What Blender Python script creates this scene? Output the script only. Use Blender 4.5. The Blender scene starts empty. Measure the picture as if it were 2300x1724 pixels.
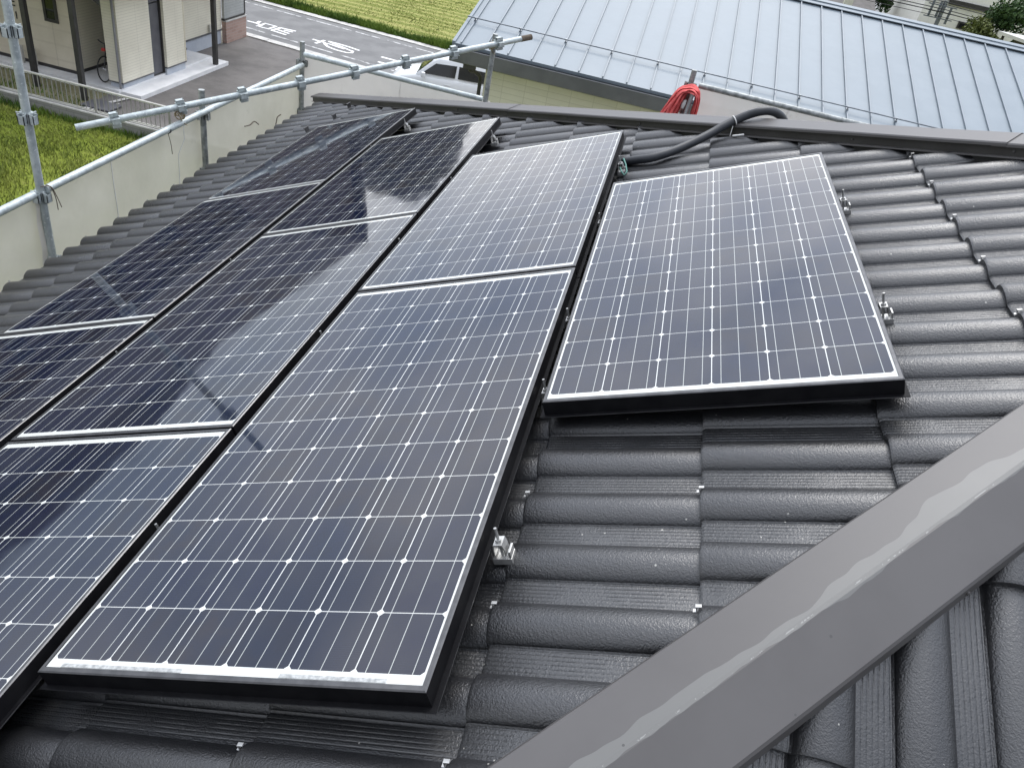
import bpy, bmesh, math, random
from mathutils import Vector, Matrix
from mathutils.noise import noise as pnoise
random.seed(7)
R = math.radians
sc = bpy.context.scene
COL = sc.collection

# ------------------------------------------------------------------ camera
cam_d = bpy.data.cameras.new('camera')
cam = bpy.data.objects.new('camera', cam_d)
COL.objects.link(cam)
sc.camera = cam
cam_d.sensor_fit = 'HORIZONTAL'
cam_d.sensor_width = 36.0
cam_d.lens = 27.31
cam_d.clip_start = 0.02
cam_d.clip_end = 3000
CAMM = Matrix([[0.961307, -0.264724, 0.076223, 0.80877], [0.213591, 0.5415, -0.813115, -0.730301], [0.173977, 0.797934, 0.577091, 7.913518], [0, 0, 0, 1]])
cam.matrix_world = CAMM

# ------------------------------------------------------------------ light
w = bpy.data.worlds.new('World')
sc.world = w
w.use_nodes = True
SUN_EL, SUN_ROT = R(52), R(0)
def build_world():
    nt = w.node_tree; n = nt.nodes; l = nt.links
    bg = n['Background']; bg.inputs['Strength'].default_value = 0.1
    sky = n.new('ShaderNodeTexSky'); sky.sky_type = 'NISHITA'; sky.sun_disc = False
    sky.sun_elevation = SUN_EL; sky.sun_rotation = SUN_ROT
    tc = n.new('ShaderNodeTexCoord')
    mp = n.new('ShaderNodeMapping'); mp.inputs['Scale'].default_value = (1, 1, 2.2)
    l.new(tc.outputs['Generated'], mp.inputs['Vector'])
    no = n.new('ShaderNodeTexNoise'); no.inputs['Scale'].default_value = 2.3
    no.inputs['Detail'].default_value = 6; no.inputs['Roughness'].default_value = 0.55
    l.new(mp.outputs['Vector'], no.inputs['Vector'])
    cr = n.new('ShaderNodeValToRGB')                    # cloud cover, thicker and thinner
    cr.color_ramp.elements[0].position = 0.30; cr.color_ramp.elements[0].color = (0.62, 0.62, 0.62, 1)
    cr.color_ramp.elements[1].position = 0.62; cr.color_ramp.elements[1].color = (0.97, 0.97, 0.97, 1)
    l.new(no.outputs['Fac'], cr.inputs['Fac'])
    no2 = n.new('ShaderNodeTexNoise'); no2.inputs['Scale'].default_value = 2.6
    no2.inputs['Detail'].default_value = 6
    l.new(mp.outputs['Vector'], no2.inputs['Vector'])
    cc = n.new('ShaderNodeValToRGB')                    # cloud tone
    cc.color_ramp.elements[0].position = 0.3; cc.color_ramp.elements[0].color = (0.45, 0.51, 0.63, 1)
    cc.color_ramp.elements[1].position = 0.7; cc.color_ramp.elements[1].color = (1.18, 1.13, 1.08, 1)
    l.new(no2.outputs['Fac'], cc.inputs['Fac'])
    mul = n.new('ShaderNodeMix'); mul.data_type = 'RGBA'; mul.blend_type = 'MULTIPLY'
    mul.inputs[0].default_value = 1.0
    l.new(cc.outputs['Color'], mul.inputs[6]); mul.inputs[7].default_value = (10.6, 11.0, 11.6, 1)
    dt = n.new('ShaderNodeVectorMath'); dt.operation = 'DOT_PRODUCT'      # thin cloud is brighter round the hidden sun
    l.new(tc.outputs['Generated'], dt.inputs[0])
    dt.inputs[1].default_value = (math.sin(SUN_ROT) * math.cos(SUN_EL), math.cos(SUN_ROT) * math.cos(SUN_EL), math.sin(SUN_EL))
    mr0 = n.new('ShaderNodeMapRange'); mr0.inputs[1].default_value = 0.1; mr0.inputs[2].default_value = 1.0
    mr0.inputs[3].default_value = 0.58; mr0.inputs[4].default_value = 1.6
    l.new(dt.outputs['Value'], mr0.inputs[0])
    sx = n.new('ShaderNodeSeparateXYZ'); l.new(tc.outputs['Generated'], sx.inputs[0])
    oc = n.new('ShaderNodeMapRange'); oc.inputs[1].default_value = 0.0; oc.inputs[2].default_value = 1.0     # overcast sky: darker to the horizon
    oc.inputs[3].default_value = 0.66; oc.inputs[4].default_value = 1.12
    l.new(sx.outputs[2], oc.inputs[0])
    mr = n.new('ShaderNodeMath'); mr.operation = 'MULTIPLY'
    l.new(mr0.outputs[0], mr.inputs[0]); l.new(oc.outputs[0], mr.inputs[1])
    vm = n.new('ShaderNodeVectorMath'); vm.operation = 'SCALE'
    l.new(mul.outputs[2], vm.inputs[0]); l.new(mr.outputs[0], vm.inputs['Scale'])
    mix = n.new('ShaderNodeMix'); mix.data_type = 'RGBA'
    l.new(cr.outputs['Color'], mix.inputs[0])
    l.new(sky.outputs['Color'], mix.inputs[6]); l.new(vm.outputs[0], mix.inputs[7])
    l.new(mix.outputs[2], bg.inputs['Color'])
build_world()
sd = bpy.data.lights.new('sun', 'SUN'); sd.energy = 0.9; sd.angle = R(25); sd.color = (1, 0.97, 0.93)
sun = bpy.data.objects.new('sun', sd); COL.objects.link(sun)
sun.rotation_euler = (-(R(90) - SUN_EL), 0, -SUN_ROT)        # light from ahead of the viewer
sc.view_settings.view_transform = 'Standard'
sc.view_settings.look = 'None'
sc.view_settings.gamma = 1
sc.view_settings.exposure = 1.0
sc.view_settings.use_curve_mapping = False

# ------------------------------------------------------------------ helpers
def tag(o, label=None, cat=None, group=None, kind=None):
    if label: o['label'] = label
    if cat: o['category'] = cat
    if group: o['group'] = group
    if kind: o['kind'] = kind
    return o

def empty(name, mat=None, loc=None, rz=0, **k):
    o = bpy.data.objects.new(name, None); COL.objects.link(o)
    o.empty_display_size = 0.1
    if mat is not None: o.matrix_world = mat
    elif loc is not None: o.matrix_world = Matrix.Translation(loc) @ Matrix.Rotation(rz, 4, 'Z')
    tag(o, **k)
    return o

class MB:
    def __init__(s): s.v = []; s.f = []; s.m = []; s.sm = []
    def add(s, vs, fs, mi=0, smooth=False):
        b = len(s.v); s.v += [tuple(v) for v in vs]
        for f in fs:
            s.f.append(tuple(b + i for i in f)); s.m.append(mi); s.sm.append(smooth)
    def quad(s, a, b, c, d, mi=0): s.add([a, b, c, d], [(0, 1, 2, 3)], mi)
    def box(s, lo, hi, mat=None, mi=0, bev=0.0):
        x0, y0, z0 = lo; x1, y1, z1 = hi
        if bev > 0:
            bm = bmesh.new(); bmesh.ops.create_cube(bm, size=1)
            for v in bm.verts:
                v.co = Vector(((x0 + x1) / 2 + v.co.x * (x1 - x0), (y0 + y1) / 2 + v.co.y * (y1 - y0), (z0 + z1) / 2 + v.co.z * (z1 - z0)))
            bmesh.ops.bevel(bm, geom=bm.edges[:], offset=bev, segments=2, affect='EDGES', profile=0.6)
            bm.verts.index_update()
            vs = [v.co.copy() for v in bm.verts]; fs = [[v.index for v in f.verts] for f in bm.faces]; bm.free()
        else:
            vs = [Vector(p) for p in ((x0, y0, z0), (x1, y0, z0), (x1, y1, z0), (x0, y1, z0), (x0, y0, z1), (x1, y0, z1), (x1, y1, z1), (x0, y1, z1))]
            fs = [(3, 2, 1, 0), (4, 5, 6, 7), (0, 1, 5, 4), (1, 2, 6, 5), (2, 3, 7, 6), (3, 0, 4, 7)]
        if mat is not None: vs = [mat @ v for v in vs]
        s.add(vs, fs, mi)
    def tube(s, path, r, n=10, mi=0, cap=True, radii=None, smooth=True):
        P = [Vector(p) for p in path]; rings = []
        up = None
        for i, p in enumerate(P):
            d = (P[min(i + 1, len(P) - 1)] - P[max(i - 1, 0)]).normalized()
            if up is None:
                up = Vector((0, 0, 1)) if abs(d.z) < 0.9 else Vector((1, 0, 0))
            a = d.cross(up)
            if a.length < 1e-4: a = d.orthogonal()
            a.normalize(); b = a.cross(d).normalized(); up = b
            rr = radii[i] if radii else r
            rings.append([p + a * rr * math.cos(t) + b * rr * math.sin(t) for t in [2 * math.pi * k / n for k in range(n)]])
        vs = [v for ring in rings for v in ring]; fs = []
        for i in range(len(P) - 1):
            for k in range(n):
                k2 = (k + 1) % n
                fs.append((i * n + k, i * n + k2, (i + 1) * n + k2, (i + 1) * n + k))
        s.add(vs, fs, mi, smooth)
        if cap:
            s.add(rings[0], [tuple(range(n))], mi); s.add(rings[-1], [tuple(reversed(range(n)))], mi)
    def pipe(s, path, r, wall=0.003, n=16, mi=0):           # hollow ended pipe
        s.tube(path, r, n, mi, cap=False)
        P = [Vector(p) for p in path]
        s.tube([P[0], P[0] + (P[1] - P[0]).normalized() * 0.12], r - wall, n, mi, cap=True)
        e = P[-1]; s.tube([e + (P[-2] - e).normalized() * 0.12, e], r - wall, n, mi, cap=True)
        for a, b in ((P[0], P[1]), (P[-1], P[-2])):
            d = (b - a).normalized(); q = d.orthogonal().normalized(); u = d.cross(q)
            ts = [2 * math.pi * k / n for k in range(n)]
            o = [a + (q * math.cos(t) + u * math.sin(t)) * r for t in ts]
            i = [a + (q * math.cos(t) + u * math.sin(t)) * (r - wall) for t in ts]
            s.add(o + i, [(k, (k + 1) % n, n + (k + 1) % n, n + k) for k in range(n)], mi)
    def prism(s, poly, z0, z1, mat=None, mi=0):
        n = len(poly)
        vs = [Vector((p[0], p[1], z0)) for p in poly] + [Vector((p[0], p[1], z1)) for p in poly]
        fs = [tuple(reversed(range(n))), tuple(range(n, 2 * n))] + [(i, (i + 1) % n, n + (i + 1) % n, n + i) for i in range(n)]
        if mat is not None: vs = [mat @ v for v in vs]
        s.add(vs, fs, mi)
    def stroke(s, pts, wid, z):                             # painted line laid on the ground
        P = [Vector((p[0], p[1], 0)) for p in pts]
        L = []; Rr = []
        for i, p in enumerate(P):
            d = (P[min(i + 1, len(P) - 1)] - P[max(i - 1, 0)]).normalized(); nrm = Vector((-d.y, d.x, 0)) * wid / 2
            if i == 0: p = p - d * wid * 0.3
            if i == len(P) - 1: p = p + d * wid * 0.3
            L.append(p + nrm); Rr.append(p - nrm)
        for i in range(len(P) - 1):
            q = [Rr[i], Rr[i + 1], L[i + 1], L[i]]
            s.add([(v.x, v.y, z) for v in q], [(0, 1, 2, 3)])
    def mesh(s, name, mats):
        me = bpy.data.meshes.new(name)
        me.from_pydata(s.v, [], s.f)
        for m in (mats if isinstance(mats, (list, tuple)) else [mats]): me.materials.append(m)
        me.polygons.foreach_set('material_index', s.m)
        me.polygons.foreach_set('use_smooth', s.sm)
        me.update()
        return me
    def build(s, name, mats, parent=None, local=False, recalc=True, **k):
        """vertices are in world space unless local (then in the parent's space)"""
        me = s.mesh(name, mats)
        if recalc:
            bm = bmesh.new(); bm.from_mesh(me); bmesh.ops.recalc_face_normals(bm, faces=bm.faces); bm.to_mesh(me); bm.free()
        o = bpy.data.objects.new(name, me); COL.objects.link(o)
        if parent is not None:
            o.parent = parent
            if not local: o.matrix_parent_inverse = parent_world(parent).inverted()
        tag(o, **k)
        return o

def parent_world(o):
    m = o.matrix_basis.copy()
    if o.parent: m = parent_world(o.parent) @ o.matrix_parent_inverse @ m
    return m

def copy_tree(o, parent=None):
    c = o.copy(); COL.objects.link(c)
    if parent: c.parent = parent
    for ch in [x for x in bpy.data.objects if x.parent == o]: copy_tree(ch, c)
    return c

# ------------------------------------------------------------------ materials
class NT:
    def __init__(s, name):
        s.m = bpy.data.materials.new(name); s.m.use_nodes = True
        s.t = s.m.node_tree; s.n = s.t.nodes; s.l = s.t.links
        s.b = s.n['Principled BSDF']; s.out = s.n['Material Output']
    def new(s, t, **k):
        x = s.n.new(t)
        for a, v in k.items(): setattr(x, a, v)
        return x
    def val(s, sock, v):
        if hasattr(v, 'is_linked') or isinstance(v, bpy.types.NodeSocket): s.l.new(v, sock)
        else: sock.default_value = v
    def math(s, op, a, b=0.0, c=None, clamp=False):
        x = s.new('ShaderNodeMath', operation=op); x.use_clamp = clamp
        s.val(x.inputs[0], a); s.val(x.inputs[1], b)
        if c is not None: s.val(x.inputs[2], c)
        return x.outputs[0]
    def mix(s, f, a, b):
        x = s.new('ShaderNodeMix', data_type='RGBA')
        s.val(x.inputs[0], f)
        s.val(x.inputs[6], (*a, 1) if isinstance(a, tuple) and len(a) == 3 else a)
        s.val(x.inputs[7], (*b, 1) if isinstance(b, tuple) and len(b) == 3 else b)
        return x.outputs[2]
    def coord(s, kind='Object', scale=(1, 1, 1)):
        tc = s.new('ShaderNodeTexCoord')
        if scale == (1, 1, 1): return tc.outputs[kind]
        mp = s.new('ShaderNodeMapping'); mp.inputs['Scale'].default_value = scale
        s.l.new(tc.outputs[kind], mp.inputs['Vector']); return mp.outputs['Vector']
    def noise(s, scale, detail=4, rough=0.5, vec=None, dist=0.0):
        x = s.new('ShaderNodeTexNoise'); x.inputs['Scale'].default_value = scale
        x.inputs['Detail'].default_value = detail; x.inputs['Roughness'].default_value = rough
        x.inputs['Distortion'].default_value = dist
        s.l.new(vec if vec is not None else s.coord(), x.inputs['Vector']); return x.outputs['Fac']
    def ramp(s, f, a, b, smooth=True):
        x = s.new('ShaderNodeMapRange'); x.clamp = True
        if smooth: x.interpolation_type = 'SMOOTHSTEP'
        s.val(x.inputs[0], f); x.inputs[1].default_value = a; x.inputs[2].default_value = b
        return x.outputs[0]
    def bump(s, h, strength=0.5, dist=0.01, prev=None):
        x = s.new('ShaderNodeBump'); x.inputs['Strength'].default_value = strength; x.inputs['Distance'].default_value = dist
        s.val(x.inputs['Height'], h)
        if prev is not None: s.l.new(prev, x.inputs['Normal'])
        s.l.new(x.outputs['Normal'], s.b.inputs['Normal']); return x.outputs['Normal']
    def sep(s, v):
        x = s.new('ShaderNodeSeparateXYZ'); s.l.new(v, x.inputs[0]); return x.outputs
    def base(s, c): s.val(s.b.inputs['Base Color'], (*c, 1) if isinstance(c, tuple) and len(c) == 3 else c)
    def rough(s, r): s.val(s.b.inputs['Roughness'], r)
    def metal(s, r): s.b.inputs['Metallic'].default_value = r
    def spec(s, r): s.b.inputs['Specular IOR Level'].default_value = r

def simple(name, c1, c2=None, rough=0.6, metal=0.0, scale=8, spec=0.5, bump=0.0, bscale=60, detail=5, lo=0.35, hi=0.65, stretch=(1, 1, 1), rvar=0.0):
    t = NT(name); v = t.coord(scale=stretch)
    nz = t.noise(scale, detail, 0.6, v)
    if c2 is None: c2 = tuple(min(1, x * 1.25) for x in c1)
    t.base(t.mix(t.ramp(nz, lo, hi), c1, c2))
    t.metal(metal); t.spec(spec)
    if rvar: t.rough(t.math('MULTIPLY_ADD', nz, rvar, rough - rvar / 2))
    else: t.rough(rough)
    if bump: t.bump(t.noise(bscale, 3, 0.5), bump, 0.01)
    return t.m

M = {}
PITCH = 0.158
def mat_tile():
    t = NT('black_glazed_tile')
    v = t.coord(); x, y, z = t.sep(v)
    fine = t.noise(330, 3, 0.55, v); mid = t.noise(30, 4, 0.6, v); big = t.noise(2.2, 4, 0.6, v)
    rnd = t.new('ShaderNodeAttribute'); rnd.attribute_name = 'tilerand'; rv = rnd.outputs['Fac']
    ta = t.new('ShaderNodeAttribute'); ta.attribute_name = 'rollpos'; tt = ta.outputs['Fac']     # 0 to 1 across one roll and its channel
    ch = t.ramp(tt, 0.62, 0.66)                                   # the flat channel beside each roll
    ch = t.math('MULTIPLY', ch, t.math('SUBTRACT', 1.0, t.ramp(tt, 0.95, 0.985)))
    wv = t.math('SINE', t.math('MULTIPLY', tt, 2 * math.pi * 17))
    wv = t.math('POWER', t.math('MULTIPLY_ADD', wv, 0.5, 0.5), 3.0)
    groove = t.math('MULTIPLY', t.math('MULTIPLY', wv, ch), t.ramp(t.noise(9, 3, 0.5, v), 0.25, 0.6))
    c = t.mix(t.ramp(mid, 0.3, 0.75), (0.0095, 0.0100, 0.0112), (0.0155, 0.0160, 0.0175))
    c = t.mix(t.math('MULTIPLY', rv, 0.55), c, (0.022, 0.0222, 0.024))
    c = t.mix(t.math('MULTIPLY', ch, t.math('MULTIPLY_ADD', t.noise(13, 4, 0.6, v), 0.6, 0.45)), c, (0.026, 0.027, 0.0285))      # channel colour lightened for the sky sheen on it
    c = t.mix(t.math('MULTIPLY', groove, 0.40), c, (0.012, 0.012, 0.013))
    vo = t.new('ShaderNodeTexVoronoi'); vo.inputs['Scale'].default_value = 30; vo.inputs['Randomness'].default_value = 1
    t.l.new(v, vo.inputs['Vector'])
    speck = t.math('MULTIPLY', t.math('LESS_THAN', vo.outputs['Distance'], t.math('MULTIPLY', t.noise(23, 1, 0.5, v), 0.11)), t.math('GREATER_THAN', t.noise(7, 3, 0.6, v), 0.55))
    c = t.mix(t.math('MULTIPLY', speck, 0.8), c, (0.42, 0.41, 0.37))
    t.base(c)
    r = t.math('MULTIPLY_ADD', t.ramp(big, 0.3, 0.7), 0.10, 0.25)
    r = t.math('ADD', r, t.math('MULTIPLY', ch, 0.06))
    t.rough(r); t.spec(0.75); t.b.inputs['IOR'].default_value = 1.6
    b1 = t.bump(t.math('MULTIPLY_ADD', groove, -0.9, fine), 0.42, 0.0028)
    b2 = t.bump(t.noise(180, 2, 0.5, v), 0.22, 0.004, b1)
    return t.m
M['tile'] = mat_tile()

def mat_cap():
    t = NT('brown_grey_sheet_metal'); v = t.coord(); x, y, z = t.sep(v)
    nz = t.noise(3.5, 5, 0.6, v)
    c = t.mix(t.ramp(nz, 0.3, 0.7), (0.058, 0.0545, 0.054), (0.070, 0.0665, 0.066))
    # dried water stain along the fold: a shape of its own in the finish
    wob = t.math('MULTIPLY_ADD', t.noise(2.6, 3, 0.5, t.coord(scale=(1, 0.02, 0.02))), 0.17, -0.062)
    wob2 = t.math('MULTIPLY_ADD', t.noise(5.1, 3, 0.55, t.coord(scale=(1, 0.02, 0.02))), 0.045, -0.019)
    s = t.math('MULTIPLY', t.math('LESS_THAN', y, wob), t.math('GREATER_THAN', y, t.math('MULTIPLY', wob2, -1)))
    has = t.new('ShaderNodeAttribute'); has.attribute_name = 'stain'
    s = t.math('MULTIPLY', s, has.outputs['Fac'])
    c = t.mix(s, c, (0.108, 0.108, 0.104))
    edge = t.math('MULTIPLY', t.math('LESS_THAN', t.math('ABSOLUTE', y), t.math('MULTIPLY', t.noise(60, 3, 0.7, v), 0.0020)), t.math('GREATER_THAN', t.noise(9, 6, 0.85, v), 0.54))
    c = t.mix(t.math('MULTIPLY', t.math('MULTIPLY', edge, has.outputs['Fac']), 0.6), c, (0.26, 0.26, 0.25))      # broken pale line along the fold
    vo = t.new('ShaderNodeTexVoronoi'); vo.inputs['Scale'].default_value = 11; t.l.new(v, vo.inputs['Vector'])
    dot = t.math('LESS_THAN', vo.outputs['Distance'], 0.028)
    c = t.mix(t.math('MULTIPLY', dot, 0.8), c, (0.03, 0.03, 0.03))
    t.base(c); t.rough(t.math('MULTIPLY_ADD', nz, 0.15, 0.36)); t.spec(0.5)
    t.bump(t.noise(1.3, 2, 0.5, v), 0.08, 0.05)
    return t.m
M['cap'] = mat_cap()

CP = 0.127
def mat_cells():
    t = NT('solar_cells_under_glass'); v = t.coord(); x, y, z = t.sep(v)
    u = t.math('DIVIDE', x, CP); w_ = t.math('DIVIDE', y, CP)
    fu = t.math('FRACT', u); fv = t.math('FRACT', w_)
    du = t.math('ABSOLUTE', t.math('SUBTRACT', fu, 0.5)); dv = t.math('ABSOLUTE', t.math('SUBTRACT', fv, 0.5))
    inside = t.math('MULTIPLY', t.math('MULTIPLY', t.math('GREATER_THAN', u, 0.0), t.math('LESS_THAN', u, 6.0)), t.math('MULTIPLY', t.math('GREATER_THAN', w_, 0.0), t.math('LESS_THAN', w_, 12.0)))
    cell = t.math('MULTIPLY', t.math('LESS_THAN', du, 0.492), t.math('LESS_THAN', dv, 0.4935))
    cell = t.math('MULTIPLY', cell, t.math('LESS_THAN', t.math('ADD', du, dv), 0.934))
    cell = t.math('MULTIPLY', cell, inside)
    f3 = t.math('FRACT', t.math('MULTIPLY', fu, 3.0))
    bus = t.math('LESS_THAN', t.math('ABSOLUTE', t.math('SUBTRACT', f3, 0.5)), 0.017)
    oi = t.new('ShaderNodeObjectInfo')
    cb = t.new('ShaderNodeCombineXYZ')
    t.l.new(t.math('FLOOR', u), cb.inputs[0]); t.l.new(t.math('FLOOR', w_), cb.inputs[1]); t.l.new(t.math('MULTIPLY', oi.outputs['Random'], 91.0), cb.inputs[2])
    wn = t.new('ShaderNodeTexWhiteNoise'); wn.noise_dimensions = '3D'; t.l.new(cb.outputs[0], wn.inputs['Vector'])
    rc = t.new('ShaderNodeValToRGB'); e = rc.color_ramp.elements
    e[0].position = 0; e[0].color = (0.0035, 0.006, 0.022, 1); e[1].position = 1; e[1].color = (0.0145, 0.0135, 0.020, 1)
    for p, c in ((0.35, (0.0055, 0.0095, 0.027, 1)), (0.6, (0.008, 0.013, 0.031, 1)), (0.8, (0.0105, 0.0118, 0.021, 1))):
        k = e.new(p); k.color = c
    t.l.new(wn.outputs['Value'], rc.inputs['Fac'])
    finger = t.math('MULTIPLY_ADD', t.math('SINE', t.math('MULTIPLY', y, 2 * math.pi / 0.0046)), 0.0018, 0.0018)
    cc = t.mix(t.ramp(t.noise(16, 3, 0.5, v), 0.3, 0.7), rc.outputs['Color'], (0.008, 0.0115, 0.025))
    cc = t.mix(finger, cc, (1.0, 1.0, 1.0))
    cc = t.mix(t.math('MULTIPLY', bus, 0.95), cc, (0.40, 0.42, 0.40))
    c = t.mix(cell, (0.56, 0.575, 0.55), cc)
    t.base(c)
    dust = t.noise(5, 5, 0.65, v)
    t.rough(t.math('MULTIPLY_ADD', t.ramp(dust, 0.4, 0.75), 0.05, 0.03)); t.spec(0.52)
    t.b.inputs['IOR'].default_value = 1.5
    t.bump(t.noise(1.6, 2, 0.5, v), 0.04, 0.02)
    return t.m
M['cells'] = mat_cells()
M['frame'] = simple('black_anodised_frame', (0.004, 0.004, 0.005), (0.007, 0.007, 0.008), rough=0.55, spec=0.12, scale=20)
M['lip'] = simple('dark_satin_frame_lip', (0.07, 0.07, 0.073), (0.10, 0.10, 0.103), rough=0.3, metal=0.6, scale=30)
M['label'] = simple('grey_sticker', (0.24, 0.25, 0.25), (0.46, 0.47, 0.46), rough=0.3, scale=90)
M['zinc'] = simple('aluminium_clamp', (0.34, 0.34, 0.33), (0.52, 0.52, 0.51), rough=0.42, metal=0.75, scale=25)
def mat_galv():
    t = NT('galvanised_steel'); v = t.coord()
    vo = t.new('ShaderNodeTexVoronoi'); vo.inputs['Scale'].default_value = 55; t.l.new(v, vo.inputs['Vector'])
    n1 = t.noise(14, 6, 0.65, v); n2 = t.noise(60, 3, 0.6, v)
    c = t.mix(t.ramp(n1, 0.3, 0.7), (0.30, 0.34, 0.345), (0.50, 0.55, 0.55))
    c = t.mix(t.ramp(n2, 0.60, 0.72), c, (0.72, 0.75, 0.74))
    c = t.mix(t.ramp(t.noise(9, 5, 0.7, v), 0.62, 0.75), c, (0.20, 0.21, 0.20))
    t.base(c); t.metal(0.35); t.rough(t.math('MULTIPLY_ADD', n1, 0.25, 0.35)); t.bump(n2, 0.15, 0.002)
    return t.m
M['galv'] = mat_galv()
M['galvdark'] = simple('weathered_galvanised_steel', (0.20, 0.215, 0.21), (0.36, 0.38, 0.375), rough=0.5, metal=0.35, scale=22, bump=0.2)
M['rust'] = simple('rusty_wire', (0.16, 0.12, 0.07), (0.40, 0.33, 0.20), rough=0.6, metal=0.3, scale=60)
def mat_net(name, c1, c2):
    t = NT(name); v = t.coord()
    n1 = t.noise(1.7, 4, 0.6, v); n2 = t.noise(420, 1, 0.5, v)
    c = t.mix(t.ramp(n1, 0.3, 0.7), c1, c2)
    c = t.mix(t.math('MULTIPLY', t.ramp(t.noise(6, 4, 0.7, v), 0.62, 0.8), 0.4), c, (0.36, 0.34, 0.29))
    t.base(c); t.rough(0.85); t.spec(0.2)
    tr = t.new('ShaderNodeBsdfTranslucent'); t.val(tr.inputs[0], c)
    tp = t.new('ShaderNodeBsdfTransparent')
    m1 = t.new('ShaderNodeMixShader'); m1.inputs[0].default_value = 0.35
    t.l.new(t.b.outputs[0], m1.inputs[1]); t.l.new(tr.outputs[0], m1.inputs[2])
    m2 = t.new('ShaderNodeMixShader'); m2.inputs[0].default_value = 0.07
    t.l.new(m1.outputs[0], m2.inputs[1]); t.l.new(tp.outputs[0], m2.inputs[2])
    t.l.new(m2.outputs[0], t.out.inputs['Surface'])
    t.bump(n1, 0.3, 0.05)
    return t.m
M['net'] = mat_net('beige_mesh_sheet', (0.66, 0.635, 0.545), (0.75, 0.72, 0.63))
M['netgrey'] = mat_net('pale_grey_mesh_sheet', (0.62, 0.60, 0.57), (0.72, 0.69, 0.66))
def mat_siding(name, c1, c2, pitch, vertical_joint=0.0, axis='z', dark=0.72):
    t = NT(name); v = t.coord(); x, y, z = t.sep(v)
    f = t.math('FRACT', t.math('DIVIDE', z, pitch))
    line = t.math('LESS_THAN', f, 0.14)
    nz = t.noise(1.2, 4, 0.6, v)
    c = t.mix(t.ramp(nz, 0.3, 0.7), c1, c2)
    c = t.mix(t.math('MULTIPLY', line, 0.55), c, tuple(a * dark for a in c1))
    if vertical_joint:
        h = t.math('ADD', x, y)
        j = t.math('LESS_THAN', t.math('FRACT', t.math('DIVIDE', h, vertical_joint)), 0.02)
        c = t.mix(t.math('MULTIPLY', j, 0.3), c, tuple(a * 0.6 for a in c1))
    t.base(c); t.rough(0.6); t.spec(0.35)
    t.bump(f, 0.5, 0.012)
    return t.m
M['cream'] = mat_siding('cream_lap_siding', (0.70, 0.66, 0.54), (0.78, 0.74, 0.61), 0.075, 0.91)
M['creamplain'] = mat_siding('cream_panel', (0.58, 0.52, 0.40), (0.66, 0.60, 0.47), 0.4, 1.82, dark=0.95)
M['greysiding'] = mat_siding('grey_lap_siding', (0.36, 0.37, 0.36), (0.43, 0.44, 0.43), 0.09)
def mat_brick(name, c1, c2, mortar, bw, bh, rowoff=0.5, msize=0.008, use='xz'):
    t = NT(name); v = t.coord(); x, y, z = t.sep(v)
    cb = t.new('ShaderNodeCombineXYZ')
    t.l.new(t.math('ADD', x, y), cb.inputs[0]); t.l.new(z, cb.inputs[1])
    b = t.new('ShaderNodeTexBrick'); b.offset = rowoff
    t.l.new(cb.outputs[0], b.inputs['Vector'])
    b.inputs['Color1'].default_value = (*c1, 1); b.inputs['Color2'].default_value = (*c2, 1); b.inputs['Mortar'].default_value = (*mortar, 1)
    b.inputs['Scale'].default_value = 1; b.inputs['Mortar Size'].default_value = msize
    b.inputs['Brick Width'].default_value = bw; b.inputs['Row Height'].default_value = bh
    c = t.mix(t.math('MULTIPLY', t.noise(5, 4, 0.6, v), 0.35), b.outputs['Color'], tuple(a * 0.75 for a in c1))
    t.base(c); t.rough(0.75); t.bump(b.outputs['Fac'], -0.35, 0.01)
    return t.m
M['brick'] = mat_brick('pinkish_brick', (0.34, 0.22, 0.18), (0.42, 0.29, 0.24), (0.40, 0.34, 0.30), 0.30, 0.10)
M['block'] = mat_brick('weathered_concrete_block', (0.22, 0.215, 0.20), (0.30, 0.29, 0.27), (0.17, 0.17, 0.16), 0.40, 0.19)
M['tilewall'] = mat_brick('pale_yellow_wall_tile', (0.70, 0.67, 0.56), (0.76, 0.73, 0.62), (0.58, 0.55, 0.45), 0.46, 0.115, 0.0, 0.006)
M['concrete'] = simple('pale_concrete', (0.42, 0.41, 0.39), (0.56, 0.55, 0.52), rough=0.8, scale=3, bump=0.15)
M['concretew'] = simple('clean_concrete_slab', (0.66, 0.66, 0.66), (0.76, 0.755, 0.75), rough=0.75, scale=2.5)
M['foundation'] = simple('grey_blue_foundation', (0.40, 0.43, 0.48), (0.47, 0.50, 0.54), rough=0.8, scale=2)
M['asphalt'] = simple('road_asphalt', (0.130, 0.130, 0.130), (0.172, 0.172, 0.170), rough=0.85, scale=1.1, bump=0.3, bscale=90)
def mat_lot():
    t = NT('patched_dark_asphalt'); v = t.coord()
    c = t.mix(t.ramp(t.noise(0.9, 5, 0.65, v), 0.3, 0.7), (0.095, 0.088, 0.083), (0.155, 0.144, 0.136))
    c = t.mix(t.math('MULTIPLY', t.ramp(t.noise(26, 2, 0.5, v), 0.5, 0.8), 0.4), c, (0.16, 0.15, 0.14))
    t.base(c); t.rough(0.85); t.bump(t.noise(70, 2, 0.5, v), 0.3, 0.01)
    return t.m
M['lot'] = mat_lot()
M['white'] = simple('worn_road_paint', (0.70, 0.70, 0.69), (0.80, 0.80, 0.79), rough=0.7, scale=9)
def mat_worn():
    t = NT('flaking_line_paint'); v = t.coord(); n1 = t.noise(4, 6, 0.7, v)
    t.base(t.mix(t.ramp(n1, 0.38, 0.58), (0.15, 0.15, 0.15), (0.55, 0.55, 0.54))); t.rough(0.8); return t.m
M['worn'] = mat_worn()
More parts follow.
